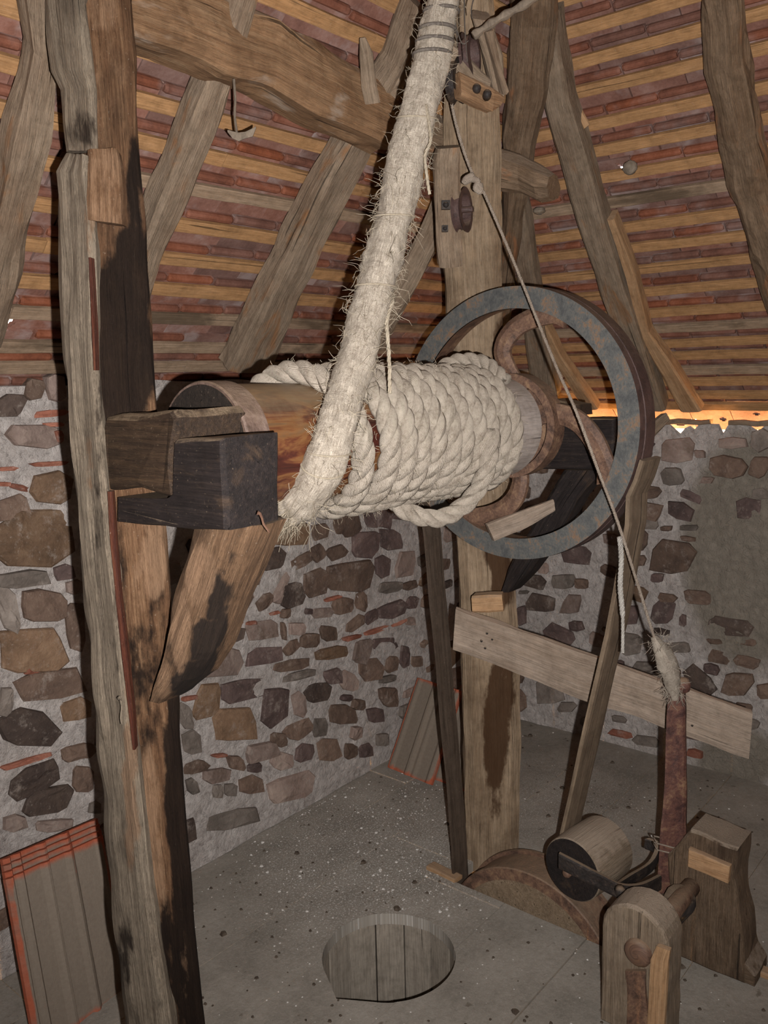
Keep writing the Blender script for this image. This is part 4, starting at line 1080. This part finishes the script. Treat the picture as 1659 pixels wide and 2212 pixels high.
# shreds of cloth and string at the top of the sleeve
for x0, pts in enumerate([[(982, -20), (984, 40), (988, 100)], [(1003, -20), (1004, 60), (1010, 135)], [(1025, -10), (1018, 20), (1020, 40)], [(975, 20), (990, 75), (1000, 95), (1012, 88)]]):
    q = smooth_path([V(a, b, 1.79) for a, b in pts], 5); mb = MB(); mb.tube(q, [.004-.002*i/len(q) for i in range(len(q))], 5, flat=.4); mb.build('rag_strip', 'tie', bun)
mb = MB(); q = smooth_path([V(*p, 1.74) for p in ((920, 225), (930, 300), (918, 335), (922, 380), (928, 420))], 6); twisted(mb, resample(q, .006), .004, 5, .03); mb.build('dangling_strand', 'fibre', bun)
mb = MB(); q = smooth_path([V(850, 648, 1.72), V(836, 690, 1.70), V(838, 740, 1.69), V(841, 790, 1.70), V(842, 850, 1.70)], 6); twisted(mb, resample(q, .006), .0048, 5, .035); mb.build('dangling_strand', 'fibre', bun)

# ------------------------------------------------------------------ centre post
def DPo(y):
    K = [(-60, 2.13), (0, 2.16), (300, 2.33), (640, 2.60), (900, 2.70), (1100, 2.70), (1400, 2.64), (1900, 2.61)]
    for (a, p), (b, q) in zip(K[:-1], K[1:]):
        if y <= b: return p+(q-p)*(y-a)/(b-a)
    return 2.61
cp = thing('post', V(1062, 1885, 2.60), 'pale oak centre post behind the big belt wheel', 'post')
DC = 2.60
rows = [((1012, 1900), (1118, 1900)), ((1008, 1800), (1122, 1800)), ((1004, 1600), (1126, 1600)), ((998, 1400), (1122, 1400)), ((994, 1250), (1114, 1250)), ((985, 1100), (1104, 1100)), ((976, 900), (1094, 900)), ((970, 760), (1088, 760)), ((966, 640), (1086, 640)), ((955, 500), (1084, 500)), ((962, 380), (1084, 380)), ((958, 260), (1082, 260)), ((965, 140), (1078, 140)), ((985, 20), (1070, 20)), ((990, -60), (1060, -60))]
secs = pxsecs([(a, b, DPo(a[1])) for a, b in rows], .14, ddir=(.80, .6, 0))
mb = MB(); loft(mb, secs, step=.015, ch=.16, nseg=6, amp=.003, seed=12, flute=.0015)
blobs(mb, [(1070, 1580, 26, 130, 1.0), (1090, 1480, 20, 100, .8), (1072, 1720, 16, 60, .6), (1085, 1250, 26, 60, 1.0), (1080, 800, 14, 140, .9), (1075, 1180, 30, 60, .9), (1068, 620, 10, 60, .4)])
mb.build('post_core', 'post', cp)
mb = MB(); loft(mb, pxsecs([((946, 322), (994, 318), 2.26), ((938, 350), (996, 345), 2.27), ((940, 430), (998, 430), 2.31), ((944, 505), (998, 505), 2.35), ((948, 580), (1002, 576), 2.39)], .05), step=.02, amp=.003, seed=4)
ckb = mb.build('cheek_board', 'rafter', cp); tag(ckb, 'short grey cheek board bolted on the left side')
mb = MB(); loft(mb, pxsecs([((1020, 40), (1058, 45), 2.08), ((1050, 130), (1090, 120), 2.13), ((1070, 215), (1092, 210), 2.18)], .05), step=.02, amp=.003, seed=5); mb.build('upper_cheek', 'rafter', cp)
for (x, y, s_) in ((963, 443, .022), (961, 494, .016)):
    mb = MB(); c = V(x, y, 2.305 if y < 470 else 2.335); mb.box(c, s_, .012, s_, (rt, fh, zz)); cyl = [c-fh*.005, c-fh*.012]; mb.tube(cyl, [s_*.36, s_*.3], 10); mb.build('square_nut', 'iron', ckb)
def pulley_half(cx, cy, D, rx, parent, name='pulley_wheel', tilt=0):
    c = V(cx, cy, D); mb = MB(); axis = (rt*.92-fh*.4).normalized()
    cyl_ring(mb, c-axis*.012, c+axis, [(0, rx*.72), (0, rx), (.006, rx-.008), (.018, rx-.008), (.024, rx), (.024, rx*.72)], 40)
    return mb, c, axis
mb, c, axis = pulley_half(998, 454, 2.35, .057, cp); mb.build('pulley_wheel', 'rimouter', cp)
mb = MB(); mb.tube([c-axis*.03, c+axis*.03], .008, 10); mb.build('pulley_pin', 'rimouter', cp)
# peg and bracket pieces
ptimber('wood_block', [((1018, 1288), (1020, 1324), 2.50), ((1052, 1286), (1054, 1325), 2.48), ((1084, 1286), (1088, 1322), 2.47)], .05, 'bright', 'small light wooden peg block nailed on the centre post above the plank', 'block', amp=.001)
br_ = thing('pulley_bracket', V(1050, 240, 2.15), 'bolted wooden bracket with a small pulley near the top of the centre post', 'bracket')
bb_ = ptimber('bracket_board', [((994, 152), (997, 205), 2.06), ((1030, 170), (1035, 226), 2.08), ((1068, 192), (1066, 240), 2.10), ((1092, 210), (1080, 232), 2.12)], .03, 'purlin', parent=br_, amp=.002)
ptimber('bracket_arm', [((975, 88), (960, 142), 2.10), ((1010, 118), (995, 180), 2.11), ((1040, 150), (1030, 200), 2.13), ((1062, 170), (1055, 205), 2.14)], .05, 'rafter', parent=br_, amp=.002)
ptimber('bracket_strut', [((1048, 70), (1066, 66), 2.06), ((1070, 140), (1082, 135), 2.1), ((1094, 205), (1100, 196), 2.14)], .03, 'rafter', parent=br_, amp=.002)
for (x, y) in ((1030, 190), (1053, 203)):
    mb = MB(); c = V(x, y, 2.07); mb.tube([c+fh*.02, c, c-fh*.006], [.010, .010, .006], 10); mb.build('bolt', 'iron', bb_)
mb, c, axis = pulley_half(985, 175, 2.12, .05, br_); mb.build('pulley_wheel', 'iron', br_)
mb, c, axis = pulley_half(1015, 120, 2.14, .05, br_); mb.build('pulley_wheel', 'rimouter', br_)
# dusty cord high up
q = smooth_path([V(1022, 78, 2.0), V(1060, 52, 2.0), V(1100, 28, 2.0), V(1150, 0, 2.0), V(1200, -40, 2.0)], 6)
mb = MB(); mb.tube(q, [.009+.002*math.sin(i*1.3) for i in range(len(q))], 8); tag(mb.build('cord', 'web', None, q[0]), 'dust-caked cord sloping across the top right of the post head', 'cord')

# ------------------------------------------------------------------ far bearing beam and its brace
XE = 2.20
fb = thing('bearing_beam', (XE, 1.2, PL(1230, 1015, (1, 0, 0), XE).z), 'black oak beam behind the wheel carrying the far bearing', 'beam')
mb = MB(); prism(mb, [yz(1085, 900, XE), yz(1328, 905, XE), yz(1322, 1016, XE), yz(1085, 1012, XE)], XE, XE+.11, .006, .003, 5); mb.build('beam_body', 'blackwood', fb)
mb = MB(); prism(mb, [yz(1138, 868, XE), yz(1195, 864, XE), yz(1250, 874, XE), yz(1252, 898, XE), yz(1138, 898, XE)], XE, XE+.09, .008, .003, 6); mb.build('bearing_cap', 'sootmid', fb)
mb = MB(); mb.tube([AX0+Vector((.02, 0, 0)), Vector((XE+.03, AX0.y, AX0.z))], .022, 16); mb.build('axle', 'iron', fb)
rows = [((1215, 1016), (1300, 1016)), ((1180, 1080), (1245, 1080)), ((1140, 1150), (1205, 1150)), ((1095, 1230), (1140, 1240)), ((1080, 1280), (1100, 1280))]
secs = []
for a, b in rows:
    A = PL(a[0], a[1], (1, 0, 0), XE+.01); B = PL(b[0], b[1], (1, 0, 0), XE+.01); secs.append(((A+B)/2+TX*.04, (B-A)/2, TX*.04))
mb = MB(); loft(mb, secs, amp=.003, seed=7); tag(mb.build('brace', 'blackwood', None, PL(1090, 1260, (1, 0, 0), XE)), 'black diagonal brace seen through the lower part of the wheel', 'brace')
ptimber('loose_board', [((1052, 1132), (1068, 1168), 2.36), ((1120, 1108), (1128, 1146), 2.38), ((1196, 1080), (1200, 1104), 2.40)], .02, 'pale', 'pale dusty slat lying inside the lower rim of the wheel', 'board', amp=.002)

# ------------------------------------------------------------------ lower pulley in the floor
LP = thing('floor_pulley', (2.135, 1.2, 0), 'rusty iron belt pulley half sunk through the floor slot', 'pulley')
lc = Vector((2.065, 1.195, -.165)); LR = .285
mb = MB(); cyl_ring(mb, lc, lc+TX, [(0, LR-.035), (0, LR), (.004, LR+.003), (.022, LR+.003), (.028, LR-.004), (.135, LR-.004), (.135, LR-.02), (.02, LR-.03)], 96); mb.build('rim', 'rust', LP)
mb = MB(); cyl_ring(mb, lc, lc+TX, [(.02, .03), (.02, LR-.034), (.05, LR-.034), (.05, .03)], 96); tag(mb.build('web_disc', 'post', LP), 'wooden disc inside the rim')
mb = MB(); cyl_ring(mb, lc, lc+TX, [(.108, LR-.008), (.108, LR+.008), (.118, LR+.008), (.118, LR-.008)], 96); mb.build('back_flange', 'rust', LP)
# belt: two runs plus the arcs over both wheels
bl_ = thing('drive_belt', (2.13, 1.2, .6), 'long brown leather drive belt from the upper wheel to the floor pulley', 'belt')
def band(name, pts, w0, w1, th, mat, seed=0, label=None):
    """pts (y,z) path at x range w0..w1"""
    mb = MB(); secs = []; n = len(pts)
    for i, (y, z, xo) in enumerate(pts):
        a = pts[max(i-1, 0)]; b = pts[min(i+1, n-1)]; t = Vector((0, b[0]-a[0], b[1]-a[1])).normalized(); nn = t.cross(TX)
        secs.append((Vector(((w0+w1)/2+xo, y, z)), TX*(w1-w0)/2, nn*th/2))
    loft(mb, secs, step=.03, ch=.1, nseg=2, amp=.003, seed=seed, nf=4)
    o = mb.build(name, mat, bl_)
    if label: o['label'] = label
    return o
yc, zc = cF.y, cF.z
band('belt_run', [(yc+(WR+.007)*math.cos(math.radians(a)), zc+(WR+.007)*math.sin(math.radians(a)), 0) for a in (20, 5, -4)]+[(1.565, 1.1, 0), (1.52, .6, 0), (1.475, .1, 0), (1.468, -.1, 0)], 2.075, 2.155, .008, 'belt', 1, 'dark run at the left of the centre post')
band('belt_run', [(yc-(WR+.010)*math.cos(math.radians(a)), zc+(WR+.010)*math.sin(math.radians(a)), 0) for a in (-12, -20, -27)]+[(.905, 1.20, 0), (.955, .9, 0), (1.03, .55, 0), (1.085, .28, 0), (1.06, .10, 0)], 2.06, 2.172, .014, 'beltlight', 2, 'worn grey brown run at the right')

# ------------------------------------------------------------------ plank across the post
mb = MB(); loft(mb, pxsecs([((984, 1316), (978, 1404), 2.47), ((1100, 1356), (1098, 1448), 2.44), ((1250, 1410), (1246, 1510), 2.40), ((1400, 1462), (1396, 1558), 2.35), ((1540, 1512), (1536, 1610), 2.30), ((1626, 1542), (1618, 1640), 2.27)], .035), step=.02, amp=.003, seed=20, nseg=5)
pk = mb.build('plank', 'pale', None, V(990, 1400, 2.47)); tag(pk, 'long pale dusty plank nailed across the centre post, rising to the left', 'plank')
for (x, y) in ((1052, 1368), (1063, 1381), (1070, 1366), (1090, 1367), (1048, 1400), (1069, 1406), (1082, 1410), (1495, 1567), (1040, 1385)):
    c = V(x, y, 2.45 if x < 1200 else 2.315); n_ = MB(); n_.tube([c+fh*.01, c-fh*.002], .0035, 6); n_.build('nail', 'iron', pk)

# ------------------------------------------------------------------ tension lever, roller, bearings
SY, SZ = PL(1378, 2062, (1, 0, 0), 1.79).y, PL(1378, 2062, (1, 0, 0), 1.79).z
lev = thing('tension_lever', V(1450, 1960, 2.2), 'upright rusty iron lever with a knob top, tied with thin string', 'lever')
DLV = 2.17
secs = pxsecs([((1424, 1985), (1484, 1985), DLV), ((1420, 1900), (1482, 1900), DLV), ((1424, 1830), (1482, 1830), DLV), ((1432, 1740), (1482, 1740), DLV), ((1436, 1640), (1481, 1640), DLV), ((1438, 1550), (1480, 1550), DLV), ((1442, 1500), (1478, 1500), DLV)], .022, ddir=(.95, .2, 0))
mb = MB(); loft(mb, secs, step=.02, ch=.12, nseg=3, amp=.0015, seed=2); mb.build('lever_bar', 'lever', lev)
mb = MB(); c = V(1470, 1480, DLV+.01); mb.tube([c-rt*.028+zz*.004, c-rt*.022, c-rt*.008, c+rt*.010, c+rt*.020, c+rt*.024], [.008, .014, .020, .022, .018, .008], 12); mb.build('lever_knob', 'lever', lev)
for (ya, yb) in ((1822, 1838), (1836, 1850)):
    mb = MB(); a = V(1420, ya, DLV-.004); b = V(1485, yb, DLV-.004); mb.tube([a+fh*.04, a, (a+b)/2-fh*.002, b, b+fh*.04, a+fh*.04], .0022, 6); mb.build('string', 'cord', lev)
mb = MB(); mb.tube(smooth_path([V(1484, 1846, DLV-.003), V(1480, 1880, DLV-.006), V(1485, 1930, DLV-.006), V(1480, 1970, DLV-.005)], 5), .002, 5); mb.build('string', 'cord', lev)
shaft = PL(1378, 2062, (1, 0, 0), 1.79)
mb = MB(); mb.tube([Vector((1.80, SY, SZ)), Vector((2.27, SY, SZ))], .024, 18); mb.build('pivot_shaft', 'rust', lev)
mb = MB(); fp = V(1452, 1965, DLV); mb.tube([fp+zz*.05, fp+zz*.015-fh*.01, fp-zz*.02-rt*.01, Vector((2.06, SY, SZ))], [.030, .034, .036, .04], 14); mb.build('lever_boss', 'iron', lev)
# roller
RX = 1.99; rc = PL(1235, 1879, (1, 0, 0), RX); rr0 = .089; RLn = .17
rol = thing('tension_roller', rc, 'dusty wooden tension roller with a black end face held by an iron fork', 'roller')
axr = Vector((1, -.12, .0)).normalized()
mb = MB(); cyl_ring(mb, rc, rc+axr, [(.0, rr0-.004), (.004, rr0), (RLn*.5, rr0+.003), (RLn-.004, rr0), (RLn, rr0-.004), (RLn, .001)], 56, False); mb.build('roller_body', 'bear', rol)
mb = MB(); disc_cap(mb, rc, -axr, rr0-.003); mb.build('roller_end', 'blackwood', rol)
mb = MB(); mb.tube([rc+axr*.01, rc-axr*.028, rc-axr*.032], [.012, .012, .007], 12); tag(mb.build('roller_bolt', 'rust', rol), 'rusty bolt end')
q = smooth_path([V(1208, 1858, 2.10), V(1260, 1885, 2.07), V(1310, 1910, 2.06), V(1345, 1926, 2.06), V(1385, 1924, 2.08), V(1425, 1905, 2.13)], 5)
mb = MB(); loft(mb, [(p, zz*.021, (q[min(i+1, len(q)-1)]-q[max(i-1, 0)]).cross(zz).normalized()*.006) for i, p in enumerate(q)], step=.02, amp=.001, seed=3); mb.build('fork_arm', 'iron', rol)
mb = MB(); q = smooth_path([V(1398, 1822, 2.30), V(1420, 1835, 2.28), V(1405, 1872, 2.24), V(1360, 1902, 2.18), V(1330, 1920, 2.12)], 5); loft(mb, [(p, zz*.016, rt*.008) for p in q], step=.02, amp=.002, seed=4); mb.build('fork_arm', 'iron', rol)
mb = MB(); c = V(1340, 1925, 2.04); mb.tube([c+fh*.01, c-fh*.008, c-fh*.014], [.014, .014, .006], 10); mb.build('fork_bolt', 'iron', rol)

def tombstone(x0, w_, x1, cy_, top, wfoot=None, seed=0):
    """profile in y,z with a rounded head"""
    pts = []; hw = w_/2; f = wfoot/2 if wfoot else hw
    pts.append((cy_-f, 0.0)); pts.append((cy_-hw, (top-hw)*.6)); pts.append((cy_-hw, top-hw))
    for j in range(1, 12):
        a = math.pi-math.pi*j/12; pts.append((cy_+hw*math.cos(a), top-hw+hw*math.sin(a)))
    pts += [(cy_+hw, top-hw), (cy_+hw, (top-hw)*.6), (cy_+f, 0.0)]
    return pts
fb1 = thing('bearing_post', (1.79, SY, 0), 'short round-headed wooden bearing post in the lower right foreground with shaft end', 'post')
yA = PL(1297, 2120, (1, 0, 0), 1.79).y; yB = PL(1440, 2120, (1, 0, 0), 1.79).y
topz = PL(1380, 1962, (1, 0, 0), 1.79).z
mb = MB(); prism(mb, tombstone(1.79, yA-yB, 0, (yA+yB)/2, topz), 1.79, 1.89, .008, .003, 2, vert=True); mb.build('post_body', 'bear', fb1)
mb = MB(); c = PL(1378, 2058, (1, 0, 0), 1.785); mb.tube([c+TX*.03, c-TX*.004, c-TX*.010, c-TX*.013], [.034, .033, .026, .008], 20); tag(mb.build('shaft_end', 'rust', fb1), 'crusted round shaft end')
mb = MB(); 
A_ = [((1352, 2095), (1395, 2095)), ((1357, 2130), (1396, 2130)), ((1355, 2180), (1400, 2180)), ((1350, 2250), (1405, 2250))]
secs = []
for a, b in A_:
    p = PL(*a, (1, 0, 0), 1.786); q_ = PL(*b, (1, 0, 0), 1.786); secs.append(((p+q_)/2, (q_-p)/2, TX*.006))
loft(mb, secs, step=.01, amp=.003, seed=1); tag(mb.build('grease_run', 'rust', fb1), 'brown grease crust below the shaft end')
mb = MB(); secs = []
for a, b in [((1420, 2040), (1448, 2050)), ((1408, 2070), (1445, 2075)), ((1402, 2150), (1440, 2150)), ((1396, 2260), (1432, 2260))]:
    p = PL(*a, (1, 0, 0), 1.783); q_ = PL(*b, (1, 0, 0), 1.783); secs.append(((p+q_)/2, (q_-p)/2, TX*.007))
loft(mb, secs, step=.02, amp=.0015, seed=1); tag(mb.build('split_face', 'bright', fb1), 'fresh split strip of lighter wood')
fb2 = thing('bearing_post', (2.2, SY, 0), 'squat dark bearing block with a hollowed side behind the rusty lever', 'block')
XG = 2.13
mb = MB(); prism(mb, [yz(1440, 1850, XG), yz(1490, 1795, XG), yz(1592, 1838, XG), yz(1585, 1900, XG), yz(1590, 1960, XG), yz(1600, 2010, XG), (yz(1602, 2080, XG)[0]-.01, .0), (yz(1470, 2060, XG)[0]+.03, .0)], XG+.005, XG+.13, .008, .004, 4, vert=True); mb.build('post_body', 'bear2', fb2)
mb = MB(); prism(mb, [yz(1488, 1868, XG), yz(1490, 1830, XG), yz(1580, 1868, XG), yz(1576, 1905, XG)], XG-.012, XG+.01, .003, .001, 4); tag(mb.build('pale_cap_strip', 'bright', fb2), 'pale new wood strip')
mb = MB(); q = [Vector((XG+.0, yz(1602, 2080, XG)[0]-.01, 0.0)), Vector((XG+.0, yz(1602, 2080, XG)[0]-.06, .0))]
prism(mb, [(yz(1600, 2000, XG)[0]+.004, .115), (yz(1600, 2000, XG)[0]-.012, .06), (yz(1632, 2030, XG)[0], .03), (yz(1632, 2030, XG)[0], 0), (yz(1600, 2000, XG)[0]+.01, 0)], XG+.01, XG+.125, .005, .002, 9); mb.build('flared_foot', 'bear2', fb2)
# floor strips around the slot
fs_ = PL(1470, 2036, (0, 0, 1), .0); fe_ = PL(1700, 2125, (0, 0, 1), .0)
mb = MB(); d = (fe_-fs_); s2 = d.cross(zz).normalized()*.016; loft(mb, [(fs_+zz*.008, s2, zz*.009), (fe_+zz*.008, s2, zz*.009)], amp=.001, step=.05); tag(mb.build('floor_batten', 'bright', None, fs_), 'thin light wood strip on the floor at the lower right edge', 'strip')
a_ = PL(930, 1873, (0, 0, 1), 0); b_ = PL(990, 1903, (0, 0, 1), 0)
mb = MB(); d = (b_-a_); s2 = d.cross(zz).normalized()*.02; loft(mb, [(a_+zz*.006, s2, zz*.007), (b_+zz*.006, s2, zz*.007)], amp=.001, step=.03); tag(mb.build('floor_batten', 'bright', None, a_), 'small orange wood offcut at the foot of the dark belt', 'strip')

# ------------------------------------------------------------------ control cord from the post head to the lever
ct = thing('control_cord', V(1447, 1470, 2.15), 'thin twisted cord running diagonally across the big wheel to the lever', 'cord')
q = smooth_path([V(968, 180, 2.10), V(982, 255, 2.15), V(1000, 320, 2.18), V(1022, 378, 2.20), V(1040, 405, 2.20), V(1078, 490, 2.20), V(1120, 590, 2.18), V(1160, 690, 2.16), V(1205, 800, 2.08), V(1245, 890, 2.02), V(1290, 1010, 2.0), V(1335, 1130, 2.02), V(1380, 1270, 2.06), V(1418, 1390, 2.1), V(1440, 1430, 2.13), V(1452, 1475, 2.15)], 8)
mb = MB(); q = resample(q, .005); twisted(mb, q, .0045, 6, .022); mb.build('cord_line', 'cord', ct)
mb = MB(); kn = smooth_path([V(a, b, 2.195) for a, b in ((1022, 378), (1008, 385), (1004, 393), (1018, 387), (1032, 392), (1028, 407), (1038, 413), (1036, 397))], 6)
mb.tube(kn, .008, 8); mb.build('knot', 'cord', ct)
kq = smooth_path([V(1412, 1375, 2.10), V(1425, 1398, 2.10), V(1438, 1425, 2.11), V(1448, 1455, 2.13), V(1455, 1490, 2.145), V(1458, 1512, 2.145)], 6)
mb = MB(); n_ = len(kq); mb.tube(kq, [.008+.018*math.sin(math.pi*min(1, i/(n_-1)*1.05))**1.2 for i in range(n_)], 14, rfun=lambda i, a, L: 1+.25*noise.noise(Vector((math.cos(a)*2, math.sin(a)*2, L*50))))
hairs(mb, kq, .018, 260, .01, .04, .0006, random.Random(4)); mb.build('frayed_knot', 'rope', ct)
mb = MB(); q = smooth_path([V(1338, 1160, 2.02), V(1342, 1200, 2.02), V(1340, 1270, 2.02), V(1345, 1330, 2.02), V(1345, 1410, 2.02)], 6); q = resample(q, .006); twisted(mb, q, [.0075 if i < len(q)*.65 else .005 for i in range(len(q))], 6, .03); tag(mb.build('hanging_tail', 'whitecord', ct), 'white loose tail hanging from the cord')

# ------------------------------------------------------------------ old tiles stacked on the floor
def old_tile(loc, up_, side_, nrm, w_, h_, th, ribs, label, group=None, seed=0):
    t = thing('roof_tile', loc, label, 'tile', group)
    mb = MB(); nx, ny = 40, 14; vs = []; gs = []
    up_, side_, nrm = up_.normalized(), side_.normalized(), nrm.normalized()
    for top in (1, 0):
        for i in range(nx+1):
            for j in range(ny+1):
                x = w_*(i/nx-.5); y = h_*j/ny; r = 0
                if top:
                    for (c, ww, hh) in ribs:
                        e = abs(x-c*w_)/ww
                        if e < 1: r += hh*(1-e**3)
                vs.append(loc+side_*x+up_*y+nrm*(r+(th if top else 0)+.001*noise.noise(Vector((x*30, y*30, seed))))); gs.append((x+seed, y, 0))
    m = (nx+1)*(ny+1); fs = []
    for i in range(nx):
        for j in range(ny):
            a = i*(ny+1)+j; fs.append((a, a+ny+1, a+ny+2, a+1)); fs.append((m+a, m+a+1, m+a+ny+2, m+a+ny+1))
    for i in range(nx):
        for j in (0, ny): a = i*(ny+1)+j; fs.append((a, a+ny+1, m+a+ny+1, m+a))
    for j in range(ny):
        for i in (0, nx): a = i*(ny+1)+j; fs.append((a, a+1, m+a+1, m+a))
    o = mb.add(vs, fs, gs)
    for q in range(m):
        i = q//(ny+1); j = q % (ny+1); x = (i/nx-.5)
        s_ = .0
        if j in (0, ny): s_ = .45
        for (c, ww, hh) in ribs:
            if abs(x-c)*w_ < ww*.9 and hh > 0: s_ = max(s_, .08+.30*noise.noise(Vector((x*9, j*.6, seed))))
        if i in (0, 1, nx-1, nx): s_ = max(s_, .4)
        mb.st[q] = s_
    for q in range(m, 2*m): mb.st[q] = .5
    mb.build('tile_body', 'oldtile', t); return t
# leaning at the foot of the wall behind the dark belt
A0 = PL(828, 1655, (0, 0, 1), 0.0); B0 = PL(950, 1705, (0, 0, 1), 0.0); T0 = PL(895, 1458, (0, 1, 0), YL-.05)
sd = (B0-A0); upv = (T0-A0); nr = sd.cross(upv); nr = nr if nr.dot(CAM-A0) > 0 else -nr
upn = (upv-sd.normalized()*upv.dot(sd.normalized()))
old_tile((A0+B0)/2+zz*.005, upn+sd*.06, sd, nr, .235, .38, .012, [(-.42, .012, .008), (-.05, .014, .012), (.1, .012, .010), (.42, .012, .008)], 'dusty red ribbed tile leaning in the corner behind the dark belt', None, 3)
C0 = A0.lerp(B0, 1.35)+Vector((.05, .06, .005))
old_tile(C0, upn+sd*.0, sd, nr, .2, .42, .012, [(-.42, .012, .008), (.0, .014, .012), (.42, .012, .008)], 'orange ribbed tile leaning behind the centre post', None, 5)
# stack leaning against the left wall, bottom left of the picture
b0 = Vector((1.03, 1.60, .004)); sdv = Vector((.98, .20, 0)).normalized(); wsh = .30
upv = Vector((-.10, .52, .50)); upv = upv-sdv*upv.dot(sdv); nrv = sdv.cross(upv); nrv = nrv if nrv.z > 0 else -nrv
LB = ['outermost large dusty ribbed tile of the stack leaning at the lower left', 'second tile from the front of the stack leaning at the lower left', 'third tile from the front of the leaning stack, red edge showing', 'rearmost tile of the leaning stack, against the stone wall']
lo_ = PL(122, 2240, (0, 0, 1), 0.0); tl = PL(5, 1895, (0, 1, 0), 1.97); tr_ = PL(215, 1800, (0, 1, 0), 2.0)
sdv = (tr_-tl); sdl = sdv.length; sdv.normalize(); upv = tl-lo_; upv = upv-sdv*upv.dot(sdv); nrv = sdv.cross(upv).normalized(); nrv = nrv if nrv.z > 0 else -nrv
c0 = (tl+tr_)/2-upv.normalized()*upv.length
hgt = upv.length
ext = max(0.0, c0.z)/max(.05, upv.normalized().z)
for i in range(4):
    base = c0-upv.normalized()*ext-nrv*(.017*i)+upv.normalized()*(.012*i)
    old_tile(base+sdv*.01*i+zz*.003, upv, sdv, nrv, min(.36, sdl), (hgt+ext)*.98, .012, [(-.46, .010, .010), (-.36, .008, .008), (-.12, .012, .012), (.12, .012, .010), (.44, .010, .010)], LB[i], 'tiles stacked against the left wall', 20+i*3)

# ------------------------------------------------------------------ roof oddments
def blob_obj(name, c, r, mat, label, cat, sq=(1, 1, 1), seed=0, amp=.15):
    bm = bmesh.new(); bmesh.ops.create_icosphere(bm, subdivisions=3, radius=1.0); mb = MB()
    vs = [Vector((v.co.x*sq[0], v.co.y*sq[1], v.co.z*sq[2]))*r*(1+amp*noise.noise(v.co*2.3+Vector((seed, 0, 0)))+.04*math.sin(v.co.z*18)) + c for v in bm.verts]
    mb.add(vs, [[x.index for x in f.verts] for f in bm.faces], None, True); bm.free()
    o = mb.build(name, mat, None, c); return tag(o, label, cat)
h_, u_ = FR.px(1361, 362, -.012); blob_obj('wasp_nest', FR.p(h_, u_, -.012), .021, 'nest', 'small round paper wasp nest beside the bright hole in the roof', 'nest', seed=1)
h_, u_ = FR.px(1165, 455, -.008); blob_obj('wasp_nest', FR.p(h_, u_, -.008), .020, 'nest', 'flattened grey wasp nest under the log tie end', 'nest', (1, 1, .6), seed=2)
h_, u_ = FL.px(515, 275, -.04)
cw = thing('cobweb', FL.p(h_, u_, -.03), 'hanging rag of dusty cobweb beside the grey rafter under the purlin', 'cobweb')
mb = MB(); mb.tube(smooth_path([V(505, 170, 1.86), V(508, 215, 1.88), V(507, 250, 1.9), V(512, 290, 1.9)], 5), .0028, 5); mb.build('web_thread', 'web', cw)
mb = MB(); secs = []
for (x, y, t_) in ((492, 284, 3), (502, 292, 10), (515, 296, 12), (530, 292, 9), (545, 286, 12), (553, 276, 4)):
    secs.append((V(x, y, 1.9), zz*t_*.0006, fh*.002))
loft(mb, secs, step=.005, amp=.003, seed=3); mb.build('web_rag', 'web', cw)
ptimber('eaves_log', [((1385, 945), (1392, 975), 2.98), ((1410, 915), (1420, 940), 3.0), ((1440, 892), (1448, 908), 3.02)], .04, 'rafter', 'small crooked log end at the wall top right of the wheel', 'log', amp=.003)
for i, (x, y, s_) in enumerate([(1470, 905, 1), (1545, 893, 1), (1600, 885, 1), (1650, 880, 1)]):
    c = PL(x, y+8, (1, 0, 0), XR+.05); c.z = min(c.z, ZR+.03)
# narrow board lying on the inner edge of the right wall
for (pa, pb, lb) in ((1395, 1535, 'thin grey board on the right wall top beside the foot of the pine jack rafter'), (1575, 1760, 'thin grey board on the right wall top at the far right edge')):
    ya = PL(pa, 895, (1, 0, 0), XR).y; yb = PL(pb, 890, (1, 0, 0), XR).y; n_ = 6; secs = []
    for i in range(n_+1):
        y = ya+(yb-ya)*i/n_; secs.append((Vector((XR+.012, y, ZR-.036+.003*math.sin(i*2.3))), Vector((.020, 0, 0)), Vector((0, 0, .009))))
    mb = MB(); loft(mb, secs, step=.02, ch=.1, amp=.003, seed=31)
    tag(mb.build('loose_board', 'rafter', None, (XR, ya, ZR-.05)), lb, 'board')
# debris on the floor
dr = random.Random(21)
def chips(name, n, mat, area, s0, s1, label, kind='stuff'):
    mb = MB()
    for q in range(n):
        x, y = area(); 
        if (Vector((x, y))-HOLE).length < HR+.02 or (SLOT[0]-.02 < x < SLOT[1]+.02 and SLOT[2]-.02 < y < SLOT[3]+.02): continue
        s_ = dr.uniform(s0, s1)*(1 if dr.random() < .9 else 2.2); vs = []
        for i in range(5): a = i*1.257+dr.random()*.5; vs.append((x+math.cos(a)*s_*dr.uniform(.6, 1.2), y+math.sin(a)*s_*dr.uniform(.6, 1.2), .0005))
        vs += [(x+(v[0]-x)*.6, y+(v[1]-y)*.6, .001+s_*.5) for v in vs]
        fs = [tuple(5+i for i in range(5))]+[(i, (i+1) % 5, 5+(i+1) % 5, 5+i) for i in range(5)]
        mb.add(vs, fs)
    o = mb.build(name, mat, None, (2.0, 1.6, 0)); return tag(o, label, 'debris', None, kind)
def a1():
    if dr.random() < .6: return dr.gauss(2.1, .28), min(2.14, dr.gauss(1.75, .22))
    return dr.uniform(1.2, 3.25), dr.uniform(.2, 2.14)
chips('plaster_debris', 1500, 'chip', a1, .0012, .0034, 'white crumbs of lime plaster scattered on the floor boards')
chips('dirt_debris', 500, 'grit', lambda: (dr.uniform(1.0, 3.25), dr.uniform(.1, 2.14)), .002, .007, 'dark crumbs of dirt and bark scattered on the floor boards')
